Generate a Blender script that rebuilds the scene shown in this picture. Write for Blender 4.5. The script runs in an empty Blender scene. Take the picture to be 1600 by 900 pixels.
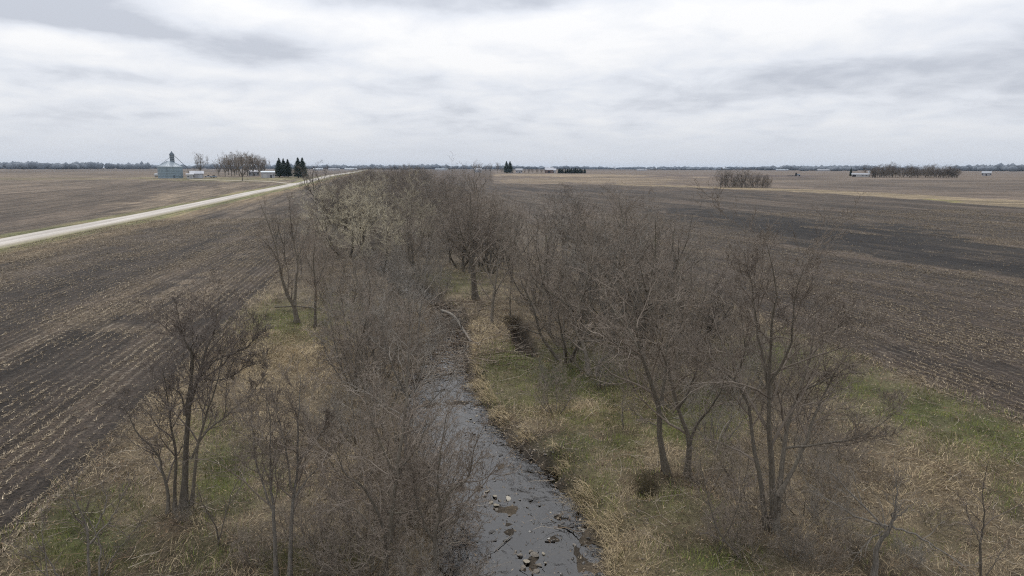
import bpy, math, numpy as np
rng = np.random.default_rng(7)
S = bpy.context.scene
COL = S.collection
R = math.radians
# ------------------------------------------------------------------ camera
F, CX, CY, CAM_H = 1067.0, 800.0, 450.0, 14.0
PITCH, ROLL = R(9.95), R(0.12)
cam_d = bpy.data.cameras.new('camera'); cam = bpy.data.objects.new('camera', cam_d); COL.objects.link(cam)
cam_d.sensor_width = 36; cam_d.lens = 36 * F / 1600; cam_d.clip_start = 0.1; cam_d.clip_end = 30000
cam.location = (0, 0, CAM_H)
from mathutils import Matrix
cam.rotation_euler = (Matrix.Rotation(math.pi/2 - PITCH, 3, 'X') @ Matrix.Rotation(ROLL, 3, 'Z')).to_euler()
S.camera = cam
S.view_settings.view_transform = 'Standard'; S.view_settings.look = 'None'
S.view_settings.exposure = 0.0; S.view_settings.gamma = 1.0
S.cycles.use_denoising = False; S.cycles.filter_width = 1.15; S.cycles.sample_clamp_indirect = 1.0; S.cycles.sample_clamp_direct = 2.5
S.cycles.max_bounces = 6; S.cycles.diffuse_bounces = 2; S.cycles.glossy_bounces = 2; S.cycles.caustics_reflective = False; S.cycles.caustics_refractive = False
S.cycles.transparent_max_bounces = 12; S.cycles.volume_bounces = 0
# ------------------------------------------------------------------ world + sun (overcast)
SUN_EL, SUN_AZ = R(50), R(-20)          # azimuth from +Y, clockwise
W = bpy.data.worlds.new('World'); S.world = W; W.use_nodes = True
nt = W.node_tree; N = nt.nodes; L = nt.links; N.clear()
def nd(t, **k):
    n = N.new(t)
    for a, v in k.items(): setattr(n, a, v)
    return n
def mth(op, a, b=None, c=None, clamp=False):
    n = nd('ShaderNodeMath', operation=op, use_clamp=clamp)
    for i, v in enumerate((a, b, c)):
        if v is None: continue
        if isinstance(v, (int, float)): n.inputs[i].default_value = v
        else: L.new(v, n.inputs[i])
    return n.outputs[0]
tc = nd('ShaderNodeTexCoord'); sep = nd('ShaderNodeSeparateXYZ'); L.new(tc.outputs['Generated'], sep.inputs[0])
X_, Y_, Z_ = sep.outputs
zc = mth('MAXIMUM', Z_, 0.0)
den = mth('ADD', zc, 0.17)
cmb = nd('ShaderNodeCombineXYZ'); L.new(mth('DIVIDE', X_, den), cmb.inputs[0]); L.new(mth('DIVIDE', Y_, den), cmb.inputs[1])
def noise(vec, sc, det, rough, w=0.0, dist=0.0):
    n = nd('ShaderNodeTexNoise', noise_dimensions='4D'); n.inputs['Scale'].default_value = sc; n.inputs['Detail'].default_value = det
    n.inputs['Roughness'].default_value = rough; n.inputs['W'].default_value = w; n.inputs['Distortion'].default_value = dist
    L.new(vec, n.inputs['Vector']); return n
n1 = noise(cmb.outputs[0], 1.0, 7, 0.55, 3.1, 0.3)
n2 = noise(cmb.outputs[0], 3.2, 7, 0.55, 8.7, 0.35)
field = mth('ADD', mth('MULTIPLY', mth('SUBTRACT', n1.outputs[0], 0.5), 1.1), mth('MULTIPLY', mth('SUBTRACT', n2.outputs[0], 0.5), 1.1))
# broad cloud banks and breaks of the visible deck, by azimuth / elevation (radians * 1067)
az = mth('MULTIPLY', mth('ARCTAN2', X_, Y_), F); el = mth('MULTIPLY', mth('ARCSINE', Z_), F)
wn = noise(cmb.outputs[0], 1.3, 5, 0.6, 1.2)
wsep = nd('ShaderNodeSeparateColor'); L.new(wn.outputs['Color'], wsep.inputs[0])
az = mth('ADD', az, mth('MULTIPLY', mth('SUBTRACT', wsep.outputs[0], 0.5), 260.0))
el = mth('ADD', el, mth('MULTIPLY', mth('SUBTRACT', wsep.outputs[1], 0.5), 46.0))
for (px, py, sx, sy, amp) in [(120, 60, 230, 20, -.42), (330, 86, 200, 15, -.50), (450, 108, 90, 12, -.38), (300, 145, 240, 10, -.16),
        (630, 26, 150, 18, -.40), (850, 8, 80, 28, -.42), (220, 0, 220, 9, -.35), (690, 140, 170, 16, -.24), (960, 166, 220, 16, -.22),
        (1210, 132, 150, 16, -.26), (1480, 140, 230, 40, -.34), (1350, 14, 160, 20, -.30), (1590, 50, 120, 30, -.20),
        (620, 84, 230, 34, .20), (920, 70, 240, 50, .16), (1180, 48, 300, 16, .24), (120, 108, 240, 12, .22), (420, 40, 260, 22, .20), (560, 160, 260, 22, .12)]:
    dx = mth('DIVIDE', mth('SUBTRACT', az, px - CX), float(sx)); dy = mth('DIVIDE', mth('SUBTRACT', el, 263.0 - py), float(sy))
    q = mth('ADD', mth('MULTIPLY', dx, dx), mth('MULTIPLY', dy, dy))
    field = mth('ADD', field, mth('MULTIPLY', mth('POWER', 2.71828, mth('MULTIPLY', q, -0.7)), amp*1.15))
cr = nd('ShaderNodeValToRGB'); L.new(mth('ADD', field, 0.5), cr.inputs[0])
e = cr.color_ramp.elements
e[0].position = 0.05; e[0].color = (5.6, 5.93, 6.65, 1); e[1].position = 0.78; e[1].color = (9.45, 9.48, 9.6, 1)
m_ = e.new(0.40); m_.color = (7.8, 8.1, 8.72, 1)
hz_ = nd('ShaderNodeMapRange', interpolation_type='SMOOTHSTEP'); L.new(Z_, hz_.inputs[0]); hz_.inputs[1].default_value = 0.0; hz_.inputs[2].default_value = 0.085
mixh = nd('ShaderNodeMix', data_type='RGBA'); L.new(hz_.outputs[0], mixh.inputs[0]); mixh.inputs[6].default_value = (7.0, 7.4, 8.1, 1); L.new(cr.outputs[0], mixh.inputs[7])
sky = nd('ShaderNodeTexSky', sky_type='NISHITA'); sky.sun_disc = False; sky.sun_elevation = SUN_EL; sky.sun_rotation = SUN_AZ
sky.air_density = 1.0; sky.dust_density = 2.0
mixs = nd('ShaderNodeMix', data_type='RGBA'); mixs.inputs[0].default_value = 0.96; L.new(sky.outputs[0], mixs.inputs[6]); pass
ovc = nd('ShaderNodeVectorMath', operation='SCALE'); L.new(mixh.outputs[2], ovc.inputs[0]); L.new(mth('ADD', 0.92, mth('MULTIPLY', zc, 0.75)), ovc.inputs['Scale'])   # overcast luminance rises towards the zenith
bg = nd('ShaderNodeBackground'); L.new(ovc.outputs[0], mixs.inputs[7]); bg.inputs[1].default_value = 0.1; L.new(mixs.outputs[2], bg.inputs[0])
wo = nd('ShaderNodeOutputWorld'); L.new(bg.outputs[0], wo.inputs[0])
sd = bpy.data.lights.new('sun', 'SUN'); sd.energy = 1.5; sd.angle = R(10); sd.color = (1, .97, .93)
sun = bpy.data.objects.new('sun', sd); COL.objects.link(sun)
from mathutils import Vector
sdir = Vector((math.sin(SUN_AZ)*math.cos(SUN_EL), math.cos(SUN_AZ)*math.cos(SUN_EL), math.sin(SUN_EL)))
sun.rotation_euler = sdir.to_track_quat('Z', 'Y').to_euler(); sun.location = (0, 0, 60)

# ------------------------------------------------------------------ helpers: noise, projection, terrain
def vnoise(x, y, seed=0):
    r = np.random.default_rng(seed).random((256, 256))
    xi = np.floor(x).astype(int); yi = np.floor(y).astype(int); fx = x - xi; fy = y - yi
    fx = fx*fx*(3-2*fx); fy = fy*fy*(3-2*fy)
    g = lambda i, j: r[i & 255, j & 255]
    return (g(xi, yi)*(1-fx)+g(xi+1, yi)*fx)*(1-fy)+(g(xi, yi+1)*(1-fx)+g(xi+1, yi+1)*fx)*fy
def fbm(x, y, seed=0, o=4):
    s = 0; a = .5; t = 0
    for k in range(o):
        s = s+a*vnoise(x*2**k+17.3*k, y*2**k+5.1*k, seed+k); t += a; a *= .5
    return s/t
def sst(a, b, x):
    t = np.clip((np.asarray(x, float)-a)/(b-a), 0, 1); return t*t*(3-2*t)
def far_h(D): return 7*sst(150, 700, D)+2*sst(700, 3000, D)
def ray(px, py):
    x = np.asarray(px, float)-CX; y = CY-np.asarray(py, float)
    c, s = math.cos(ROLL), math.sin(ROLL)
    u = (x*c-y*s)/F; v = (x*s+y*c)/F
    return u, math.cos(PITCH)+v*math.sin(PITCH), v*math.cos(PITCH)-math.sin(PITCH)
def gp(px, py, z0=0.0):
    """the point of the land that the photograph's pixel looks at"""
    u, fw, up = ray(px, py); lo, hi = 5.0, 20000.0
    for _ in range(60):
        m = math.sqrt(lo*hi)
        if CAM_H+up*m > z0+float(far_h(math.hypot(u*m, fw*m))): lo = m
        else: hi = m
    return np.array([u*lo, fw*lo])
TH = R(-10); ST, CT = math.sin(TH), math.cos(TH)
def to_ab(X, Y): return X*ST+Y*CT, X*CT-Y*ST          # along / across the creek belt
def to_xy(a, b): return a*ST+b*CT, a*CT-b*ST
WATER = -0.75
def edge(pts):
    q = np.array([gp(x, y, WATER) for x, y in pts]); q = q[np.argsort(q[:, 1])]; return q
eR = edge([(965, 940), (945, 900), (915, 820), (858, 740), (775, 680), (740, 612), (722, 572), (722, 530), (716, 492), (672, 458), (628, 425), (590, 395)])
eL = edge([(722, 940), (722, 900), (716, 800), (686, 740), (655, 660), (646, 600), (676, 570), (690, 530), (688, 492), (634, 458), (594, 425), (560, 395)])
def creek(Y):
    return np.interp(Y, eL[:, 1], eL[:, 0]), np.interp(Y, eR[:, 1], eR[:, 0])
GUL = np.array([gp(*p) for p in [(800, 496), (812, 512), (816, 528), (829, 555)]])
BUR = gp(1014, 764)
BUR2 = gp(1002, 772)
def seg_dist(X, Y, P):
    d = np.full(X.shape, 1e9)
    for i in range(len(P)-1):
        ax, ay = P[i]; bx, by = P[i+1]; L2 = (bx-ax)**2+(by-ay)**2
        t = np.clip(((X-ax)*(bx-ax)+(Y-ay)*(by-ay))/L2, 0, 1)
        d = np.minimum(d, np.hypot(X-ax-t*(bx-ax), Y-ay-t*(by-ay)))
    return d
def height(X, Y):
    X = np.asarray(X, float); Y = np.asarray(Y, float)
    D = np.hypot(X, Y); a, b = to_ab(X, Y)
    z = far_h(D)
    belt = sst(-17, -12, b)*(1-sst(30, 36, b))*(1-sst(150, 260, a))
    z = z+belt*((fbm(X/6, Y/6, 11)-.5)*.7+(fbm(X/1.3, Y/1.3, 21, 3)-.5)*.28)
    z = z+(1-belt)*(fbm(X/60, Y/60, 31)-.5)*.5*sst(60, 200, D)
    fld = (1-sst(-14.6, -14.0, b))+sst(34.0, 34.8, b)
    z = z+np.where(D < 130, fld*(fbm(X/.9, Y/.9, 41, 3)-.5)*.16, 0)
    xl, xr = creek(Y)
    jl = (fbm(X/1.2, Y/1.2, 51)-.5)*1.2; 
    dl = xl+jl-X; dr = X-xr-jl*.8
    out = np.maximum(dl, dr)                                     # >0 outside the water
    bank = np.where(dl > dr, sst(-.3, 3.4, out), sst(-.25, 1.5, out)**.7)
    act = (1-sst(118, 130, Y))*sst(5, 9, Y)
    bed = WATER-.22+(fbm(X/.9, Y/1.3, 61, 5)-.5)*.98
    z = z*(1-act)+act*(z*bank+(1-bank)*bed)
    near = (Y < 80) & (Y > 15)
    if near.any():
        g = seg_dist(X, Y, GUL); z = z-1.9*np.exp(-(g/.75)**4)
        z = z-1.1*np.exp(-(((X-BUR[0])/.42)**2+((Y-BUR[1])/.55)**2)**2)-.45*np.exp(-(((X-BUR2[0])/.9)**2+((Y-BUR2[1])/.6)**2))
        z = z+.35*np.exp(-(((X-BUR[0])/1.1)**2+((Y-BUR[1]-1.0)/.5)**2))
    return z
def in_poly(X, Y, P):
    c = np.zeros(X.shape, bool); n = len(P)
    for i in range(n):
        x0, y0 = P[i]; x1, y1 = P[(i+1) % n]
        if y0 == y1: continue
        c ^= ((y0 > Y) != (y1 > Y)) & (X < (x1-x0)*(Y-y0)/(y1-y0)+x0)
    return c
def in_view(X, Y, Z, m=1.2):
    c, s = math.cos(PITCH), math.sin(PITCH)
    dz = Z-CAM_H; dep = Y*c-dz*s; v = (Y*s+dz*c)/np.maximum(dep, .1)*F; u = X/np.maximum(dep, .1)*F
    return (dep > 1) & (np.abs(u) < 800*m) & (np.abs(v) < 450*m)

# ------------------------------------------------------------------ helpers: meshes and objects
def mesh(name, V, Q, mats=(), smooth=False, col=None):
    """V (n,3), Q (m,3|4) -> mesh"""
    me = bpy.data.meshes.new(name); V = np.ascontiguousarray(V, np.float32); Q = np.ascontiguousarray(Q, np.int32); k = Q.shape[1]
    me.vertices.add(len(V)); me.vertices.foreach_set('co', V.ravel())
    me.loops.add(Q.size); me.loops.foreach_set('vertex_index', Q.ravel())
    me.polygons.add(len(Q)); me.polygons.foreach_set('loop_start', np.arange(0, Q.size, k, dtype=np.int32))
    if smooth: me.polygons.foreach_set('use_smooth', np.ones(len(Q), bool))
    me.update(calc_edges=True)
    if col is not None:
        at = me.color_attributes.new('tint', 'FLOAT_COLOR', 'POINT'); c4 = np.ones((len(V), 4), np.float32); c4[:, :3] = np.asarray(col)*[1.05, .98, .87]
        at.data.foreach_set('color', c4.ravel())
    for m in mats: me.materials.append(m)
    return me
def link(name, me, parent=None, loc=None):
    o = bpy.data.objects.new(name, me); COL.objects.link(o)
    if parent: o.parent = parent
    if loc is not None: o.location = loc
    return o
def tag(o, label=None, cat=None, group=None, kind=None):
    if label: o['label'] = label
    if cat: o['category'] = cat
    if group: o['group'] = group
    if kind: o['kind'] = kind
    return o
def thing(name, label, cat, loc, rz=0.0, group=None):
    o = bpy.data.objects.new(name, None); COL.objects.link(o); o.location = loc; o.rotation_euler = (0, 0, rz); o.empty_display_size = .3
    return tag(o, label, cat, group)
def dup(o, loc, rz, sc, label, group):
    r = o.copy(); COL.objects.link(r); r.location = loc; r.rotation_euler = (0, 0, rz); r.scale = sc
    r['label'] = label; r['group'] = group
    for ch in o.children:
        c = ch.copy(); COL.objects.link(c); c.parent = r
        for g in ch.children:
            d = g.copy(); COL.objects.link(d); d.parent = c
    return r
class MB:
    """collects boxes, prisms, tubes into one mesh"""
    def __init__(s): s.V = []; s.Fc = []; s.n = 0
    def add(s, V, Fs):
        V = np.asarray(V, float); s.V.append(V); s.Fc += [tuple(i+s.n for i in f) for f in Fs]; s.n += len(V); return s
    def box(s, c, d):
        x, y, z = c; a, b, h = d[0]/2, d[1]/2, d[2]/2
        V = [(x+i*a, y+j*b, z+k*h) for i in (-1, 1) for j in (-1, 1) for k in (-1, 1)]
        return s.add(V, [(0, 1, 3, 2), (4, 6, 7, 5), (0, 4, 5, 1), (2, 3, 7, 6), (0, 2, 6, 4), (1, 5, 7, 3)])
    def lathe(s, prof, n=24, c=(0, 0, 0), cap=True):
        t = np.arange(n)*2*math.pi/n; V = []; Fs = []
        for r, z in prof: V += [(c[0]+r*math.cos(q), c[1]+r*math.sin(q), c[2]+z) for q in t]
        for i in range(len(prof)-1):
            for j in range(n): Fs.append((i*n+j, i*n+(j+1) % n, (i+1)*n+(j+1) % n, (i+1)*n+j))
        if cap: Fs.append(tuple(range(n))[::-1]); Fs.append(tuple((len(prof)-1)*n+j for j in range(n)))
        return s.add(V, Fs)
    def bar(s, p, q, r, n=6):
        p = Vector(p); q = Vector(q); d = (q-p).normalized(); u = d.orthogonal().normalized(); w = d.cross(u)
        V = []
        for o in (p, q): V += [tuple(o+u*(r*math.cos(t*2*math.pi/n))+w*(r*math.sin(t*2*math.pi/n))) for t in range(n)]
        return s.add(V, [(j, (j+1) % n, n+(j+1) % n, n+j) for j in range(n)]+[tuple(range(n))[::-1], tuple(range(n, 2*n))])
    def gable(s, w, d, h0, h1, over=.3, t=.15):
        """pitched roof along x: w long, d deep, eave h0, ridge h1"""
        a, b = w/2+over, d/2+over
        V = [(-a, -b, h0), (a, -b, h0), (a, 0, h1), (-a, 0, h1), (a, b, h0), (-a, b, h0)]
        V += [(x, y, z+t) for x, y, z in V]
        return s.add(V, [(0, 1, 2, 3), (3, 2, 4, 5), (6, 9, 8, 7), (9, 11, 10, 8), (0, 6, 7, 1), (4, 10, 11, 5), (0, 3, 9, 6), (3, 5, 11, 9), (1, 7, 8, 2), (2, 8, 10, 4)])
    def obj(s, name, mat, parent=None, loc=None, smooth=False):
        me = bpy.data.meshes.new(name); me.from_pydata(np.concatenate(s.V).tolist(), [], s.Fc); me.materials.append(mat)
        if smooth: me.polygons.foreach_set('use_smooth', np.ones(len(me.polygons), bool))
        return link(name, me, parent, loc)

# ------------------------------------------------------------------ materials
def mat(name):
    m = bpy.data.materials.new(name); m.use_nodes = True; t = m.node_tree; t.nodes.clear()
    out = t.nodes.new('ShaderNodeOutputMaterial'); b = t.nodes.new('ShaderNodeBsdfPrincipled'); t.links.new(b.outputs[0], out.inputs[0])
    b.inputs['Roughness'].default_value = .85; b.inputs['Specular IOR Level'].default_value = .25
    return m, t, b, out
class G:
    """terse node graph"""
    def __init__(s, t): s.t = t
    def n(s, ty, **k):
        x = s.t.nodes.new(ty)
        for a, v in k.items(): setattr(x, a, v)
        return x
    def set(s, sock, v):
        if isinstance(v, (int, float)): sock.default_value = v
        elif isinstance(v, (tuple, list)): sock.default_value = v[:len(sock.default_value)]
        else: s.t.links.new(v, sock)
    def m(s, op, a, b=None, c=None, clamp=False):
        x = s.n('ShaderNodeMath', operation=op, use_clamp=clamp)
        for i, v in enumerate((a, b, c)):
            if v is not None: s.set(x.inputs[i], v)
        return x.outputs[0]
    def noise(s, vec, sc, det=4, rough=.6, dist=0.0):
        x = s.n('ShaderNodeTexNoise'); s.set(x.inputs['Vector'], vec); x.inputs['Scale'].default_value = sc
        x.inputs['Detail'].default_value = det; x.inputs['Roughness'].default_value = rough; x.inputs['Distortion'].default_value = dist
        return x.outputs[0]
    def ramp(s, v, a, b, lo=0.0, hi=1.0):
        x = s.n('ShaderNodeMapRange', interpolation_type='SMOOTHSTEP'); s.set(x.inputs[0], v)
        x.inputs[1].default_value = a; x.inputs[2].default_value = b; x.inputs[3].default_value = lo; x.inputs[4].default_value = hi
        return x.outputs[0]
    def mix(s, f, a, b, mode='MIX'):
        x = s.n('ShaderNodeMix', data_type='RGBA', blend_type=mode); s.set(x.inputs[0], f); s.set(x.inputs[6], a); s.set(x.inputs[7], b)
        return x.outputs[2]
    def pos(s, rot=0.0, sc=(1, 1, 1)):
        g = s.n('ShaderNodeNewGeometry'); x = s.n('ShaderNodeMapping'); s.t.links.new(g.outputs['Position'], x.inputs[0])
        x.inputs['Rotation'].default_value = (0, 0, rot)
        if sc == (1, 1, 1): return x.outputs[0]
        y = s.n('ShaderNodeMapping'); s.t.links.new(x.outputs[0], y.inputs[0]); y.inputs['Scale'].default_value = sc; return y.outputs[0]
    def objpos(s):
        return s.n('ShaderNodeTexCoord').outputs['Object']
    def tint(s):
        x = s.n('ShaderNodeAttribute', attribute_name='tint'); return x.outputs['Color']
    def rnd(s): return s.n('ShaderNodeObjectInfo').outputs['Random']
    def val(s, col, v):
        x = s.n('ShaderNodeVectorMath', operation='SCALE'); s.set(x.inputs[0], col); s.set(x.inputs['Scale'], v); return x.outputs[0]
    def bump(s, h, st, dist):
        x = s.n('ShaderNodeBump'); s.set(x.inputs['Height'], h); x.inputs['Strength'].default_value = st; x.inputs['Distance'].default_value = dist; return x.outputs[0]
def m_ground():
    m, t, b, o = mat('bank_earth_and_grass'); g = G(t); p = g.pos()
    a = g.noise(p, .5, 6, .65); f = g.noise(p, 5, 6, .7, .6); h = g.noise(p, 22, 3, .7, 1.5)
    v = g.m('ADD', g.ramp(a, .3, .7, .65, 1.15), g.m('MULTIPLY', g.m('SUBTRACT', f, .5), 1.5))
    v = g.m('MULTIPLY', v, g.ramp(h, .35, .7, .55, 1.45))
    c = g.val(g.tint(), g.m('MULTIPLY', v, .85))
    c = g.mix(g.ramp(g.noise(p, 1.7, 5, .7), .58, .72, 0, .55), c, (.20, .155, .10, 1))
    g.set(b.inputs['Base Color'], c); b.inputs['Roughness'].default_value = .95
    g.set(b.inputs['Normal'], g.bump(g.m('ADD', f, g.m('MULTIPLY', h, .4)), .9, .12)); return m
def m_field(rot, name, rows=True, res=(.26, .22, .168), amt=.55):
    m, t, b, o = mat(name); g = G(t); p = g.pos(rot)
    big = g.noise(g.pos(rot, (1, .22, 1)), .09, 5, .6); mid = g.noise(g.pos(rot, (1, .5, 1)), .8, 5, .65); fine = g.noise(p, 4.5, 5, .7, .5)
    v = g.m('MULTIPLY', g.ramp(big, .3, .7, .70, 1.3), g.m('MULTIPLY', g.ramp(mid, .3, .7, .7, 1.3), g.ramp(fine, .3, .72, .4, 1.65)))
    v = g.m('MULTIPLY', v, g.ramp(g.noise(p, 15, 3, .7), .32, .68, .5, 1.5)); c = g.val(g.tint(), g.m('MULTIPLY', v, .80))
    specks = g.noise(g.pos(rot, (5.0, 1.3, 1)), 1.0, 4, .75, .4)
    if rows:
        sx = g.n('ShaderNodeSeparateXYZ'); t.links.new(p, sx.inputs[0])
        wob = g.m('MULTIPLY', g.m('SUBTRACT', g.noise(p, .35, 2, .5), .5), .5)
        ph = g.m('COSINE', g.m('MULTIPLY', g.m('ADD', sx.outputs[0], wob), 2*math.pi/.76))
        dots = g.ramp(g.noise(g.pos(rot, (2.0, 2.6, 1)), 1.0, 3, .7), .42, .60)
        line = g.m('MULTIPLY', g.ramp(ph, .1, .85), dots)
    stk = g.noise(g.pos(rot, (1, .045, 1)), .5, 4, .7); v = g.m('MULTIPLY', v, g.ramp(stk, .32, .66, .62, 1.42)); c = g.val(g.tint(), g.m('MULTIPLY', v, .80))
    patch = g.m('MULTIPLY', g.ramp(g.noise(p, .12, 4, .6), .35, .65, .42, 1.0), g.ramp(stk, .36, .60, .35, 1.25))
    s = g.m('MULTIPLY', g.ramp(specks, .57, .74), g.m('MULTIPLY', patch, amt))
    if rows: s = g.m('MAXIMUM', s, g.m('MULTIPLY', g.m('MULTIPLY', line, patch), .80))
    lum = g.n('ShaderNodeSeparateColor'); t.links.new(g.tint(), lum.inputs[0])
    s = g.m('MULTIPLY', s, g.ramp(lum.outputs[0], .026, .07, .12, 1.0))                 # bare moist soil carries little residue
    c = g.mix(s, c, res+(1,))
    g.set(b.inputs['Base Color'], c); b.inputs['Roughness'].default_value = .95
    g.set(b.inputs['Normal'], g.bump(g.m('ADD', fine, g.m('MULTIPLY', specks, .8)), .9, .12)); return m
def m_tint(name, rough=.9, amt=.5, sc=9.0):
    m, t, b, o = mat(name); g = G(t)
    g.set(b.inputs['Base Color'], g.val(g.tint(), g.ramp(g.noise(g.pos(), sc, 3), .3, .7, 1-amt, 1+amt))); b.inputs['Roughness'].default_value = rough; return m
def m_bark(name, c1, c2, moss=.25):
    c1, c2 = [(a*.97, b_*.95, c_*.89) for a, b_, c_ in (c1, c2)]
    m, t, b, o = mat(name); g = G(t); p = g.objpos()
    mp = g.n('ShaderNodeMapping'); t.links.new(p, mp.inputs[0]); mp.inputs['Scale'].default_value = (9, 9, 2.2)
    f = g.noise(mp.outputs[0], 2.2, 5, .7); c = g.mix(g.ramp(f, .3, .7), c1+(1,), c2+(1,))
    c = g.mix(g.ramp(g.noise(p, .9, 4, .6), .5, .75, 0, moss), c, (.13, .13, .06, 1))
    g.set(b.inputs['Base Color'], g.val(c, g.m('ADD', .8, g.m('MULTIPLY', g.rnd(), .4))))
    g.set(b.inputs['Normal'], g.bump(f, .7, .02)); return m
def m_twig(name, c1, c2):
    c1, c2 = [(a*.97, b_*.95, c_*.89) for a, b_, c_ in (c1, c2)]
    m, t, b, o = mat(name); g = G(t)
    c = g.mix(g.ramp(g.noise(g.objpos(), 1.1, 3), .3, .7), c1+(1,), c2+(1,))
    g.set(b.inputs['Base Color'], g.val(c, g.m('ADD', .78, g.m('MULTIPLY', g.rnd(), .44)))); return m
def m_flat(name, c, rough=.6, metal=0.0, var=.15, sc=2.0):
    m, t, b, o = mat(name); g = G(t)
    g.set(b.inputs['Base Color'], g.val(c+(1,), g.ramp(g.noise(g.objpos(), sc, 5), .25, .75, 1-var, 1+var)))
    b.inputs['Roughness'].default_value = rough; b.inputs['Metallic'].default_value = metal; return m
def m_water():
    m, t, b, o = mat('creek_water'); g = G(t); t.nodes.remove(b); p = g.pos(R(-6), (1, .55, 1))
    h = g.m('ADD', g.m('MULTIPLY', g.noise(p, 1.1, 3, .55, 1.0), 1.6), g.m('MULTIPLY', g.noise(p, 5, 3, .55, 1.2), .22))
    rif = g.ramp(g.noise(g.pos(), .45, 3, .6), .42, .62, .25, 1.0); nrm = g.bump(g.m('MULTIPLY', g.m('ADD', h, g.m('MULTIPLY', g.noise(p, 11, 3, .6, .5), .14)), rif), .42, .10)
    gl = g.n('ShaderNodeBsdfGlossy'); gl.inputs['Roughness'].default_value = .06; g.set(gl.inputs['Normal'], nrm); gl.inputs[0].default_value = (1, .975, .94, 1)
    tr = g.n('ShaderNodeBsdfTransparent'); tr.inputs[0].default_value = (.42, .38, .33, 1)
    fr = g.n('ShaderNodeFresnel'); fr.inputs[0].default_value = 1.9; g.set(fr.inputs['Normal'], nrm)
    mx = g.n('ShaderNodeMixShader'); t.links.new(fr.outputs[0], mx.inputs[0]); t.links.new(tr.outputs[0], mx.inputs[1]); t.links.new(gl.outputs[0], mx.inputs[2])
    t.links.new(mx.outputs[0], o.inputs[0]); return m
M = dict(
    ground=m_ground(), rows_left=m_field(TH, 'stubble_rows_left'), rows_right=m_field(R(-20), 'stubble_rows_right'),
    far=m_field(R(-60), 'distant_farmland', False, (.24, .20, .155), .35), tint=m_tint('straw_and_blades'), litter=m_tint('litter', .9, .3),
    bark=m_bark('bark_brown', (.09, .077, .063), (.19, .17, .145)), bark_dark=m_bark('bark_dark', (.08, .069, .058), (.165, .147, .125), .15),
    bark_grey=m_bark('bark_grey', (.11, .10, .09), (.24, .22, .20), .1),
    twig=m_twig('twigs_brown', (.185, .153, .130), (.285, .245, .213)), twig_grey=m_twig('twigs_grey', (.19, .170, .152), (.29, .265, .240)),
    twig_dark=m_twig('twigs_dark', (.10, .084, .076), (.175, .15, .136)), twig_willow=m_twig('twigs_willow', (.40, .36, .27), (.47, .43, .34)),
    twig_red=m_twig('twigs_russet', (.165, .135, .112), (.235, .20, .17)), needle=m_twig('spruce_needles', (.018, .035, .022), (.04, .065, .04)),
    wood=m_twig('far_wood', (.115, .135, .17), (.155, .175, .21)),  # grey-brown wood tinted blue: distance haze put into the colour, on top of the volume
    road=None, water=m_water(),
    steel=m_flat('galvanised_steel', (.235, .30, .345), .5, .12, .1), steel_roof=m_flat('galvanised_roof', (.31, .35, .385), .5, .15, .1),
    steel_dark=m_flat('weathered_steel', (.10, .125, .15), .5, .2, .2), white=m_flat('white_paint', (.42, .42, .42), .6, 0, .06), pale=m_flat('weathered_white', (.30, .31, .33), .7, 0, .1), grey=m_flat('grey_siding', (.34, .34, .36), .7, 0, .1),
    roof=m_flat('grey_roof', (.42, .43, .46), .7, 0, .12), dark=m_flat('dark_opening', (.03, .03, .035), .6), tyre=m_flat('rubber', (.03, .03, .03), .8),
    red=m_flat('barn_red', (.17, .115, .10), .8), blue=m_flat('blue_grey_paint', (.22, .27, .33), .5), rock=m_flat('creek_stone', (.14, .122, .10), .7, 0, .45, 5), rock_pale=m_flat('pale_stone', (.25, .22, .17), .7, 0, .3, 5),
    rock_white=m_flat('bleached_stone', (.38, .345, .28), .7, 0, .25, 5), rock_dark=m_flat('wet_stone', (.05, .045, .04), .35, 0, .4, 5))
def m_road():
    m, t, b, o = mat('pale_gravel_road'); g = G(t); p = g.pos(TH)
    lane = g.noise(g.pos(TH, (1.2, .03, 1)), 1.0, 3, .5); f = g.noise(p, 2.5, 5, .7)
    g.set(b.inputs['Base Color'], g.val(g.tint(), g.m('MULTIPLY', g.ramp(lane, .3, .7, .84, 1.14), g.ramp(f, .3, .7, .82, 1.15)))); return m
M['road'] = m_road()

# ------------------------------------------------------------------ the land
def spread(lo, step, hi, growth=1.045):
    out = [lo]; d = step
    while abs(out[-1]) < abs(hi): out.append(out[-1]+(d if hi > lo else -d)); d *= growth
    return out
EDGE_L, EDGE_R = -14.3, 34.3
bs = list(np.arange(-14.3, 20.01, .26))
bs = spread(-14.3, .5, -150, 1.02)[:0:-1]+bs+list(np.linspace(20.4, 34.3, 32))+spread(34.9, .7, 260, 1.022)
bs = spread(bs[0], 2.6, -8200, 1.13)[:0:-1]+bs; bs = bs+spread(bs[-1], 6, 8200, 1.13)[1:]
as_ = spread(14, 1.2, -400, 1.35)[:0:-1]+list(np.arange(14, 62, .27)); as_ = as_+spread(as_[-1], .3, 470, 1.024)[1:]; as_ = as_+spread(as_[-1], 9, 8200, 1.09)[1:]
bs = np.array(sorted(set(np.round(bs, 4)))); as_ = np.array(as_)
bs[np.argmin(abs(bs-EDGE_L))] = EDGE_L; bs[np.argmin(abs(bs-EDGE_R))] = EDGE_R
BB, AA = np.meshgrid(bs, as_); XX, YY = to_xy(AA, BB); ZZ = height(XX, YY)
ROAD_PTS = [(-330, 500), (0, 381), (150, 352), (300, 322), (400, 301), (465, 287.5), (510, 277.5), (547, 268.5)]
road_ab = np.array([to_ab(*gp(*p)) for p in ROAD_PTS[1:]])
road_ab = road_ab[road_ab[:, 0] < 900]
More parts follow.
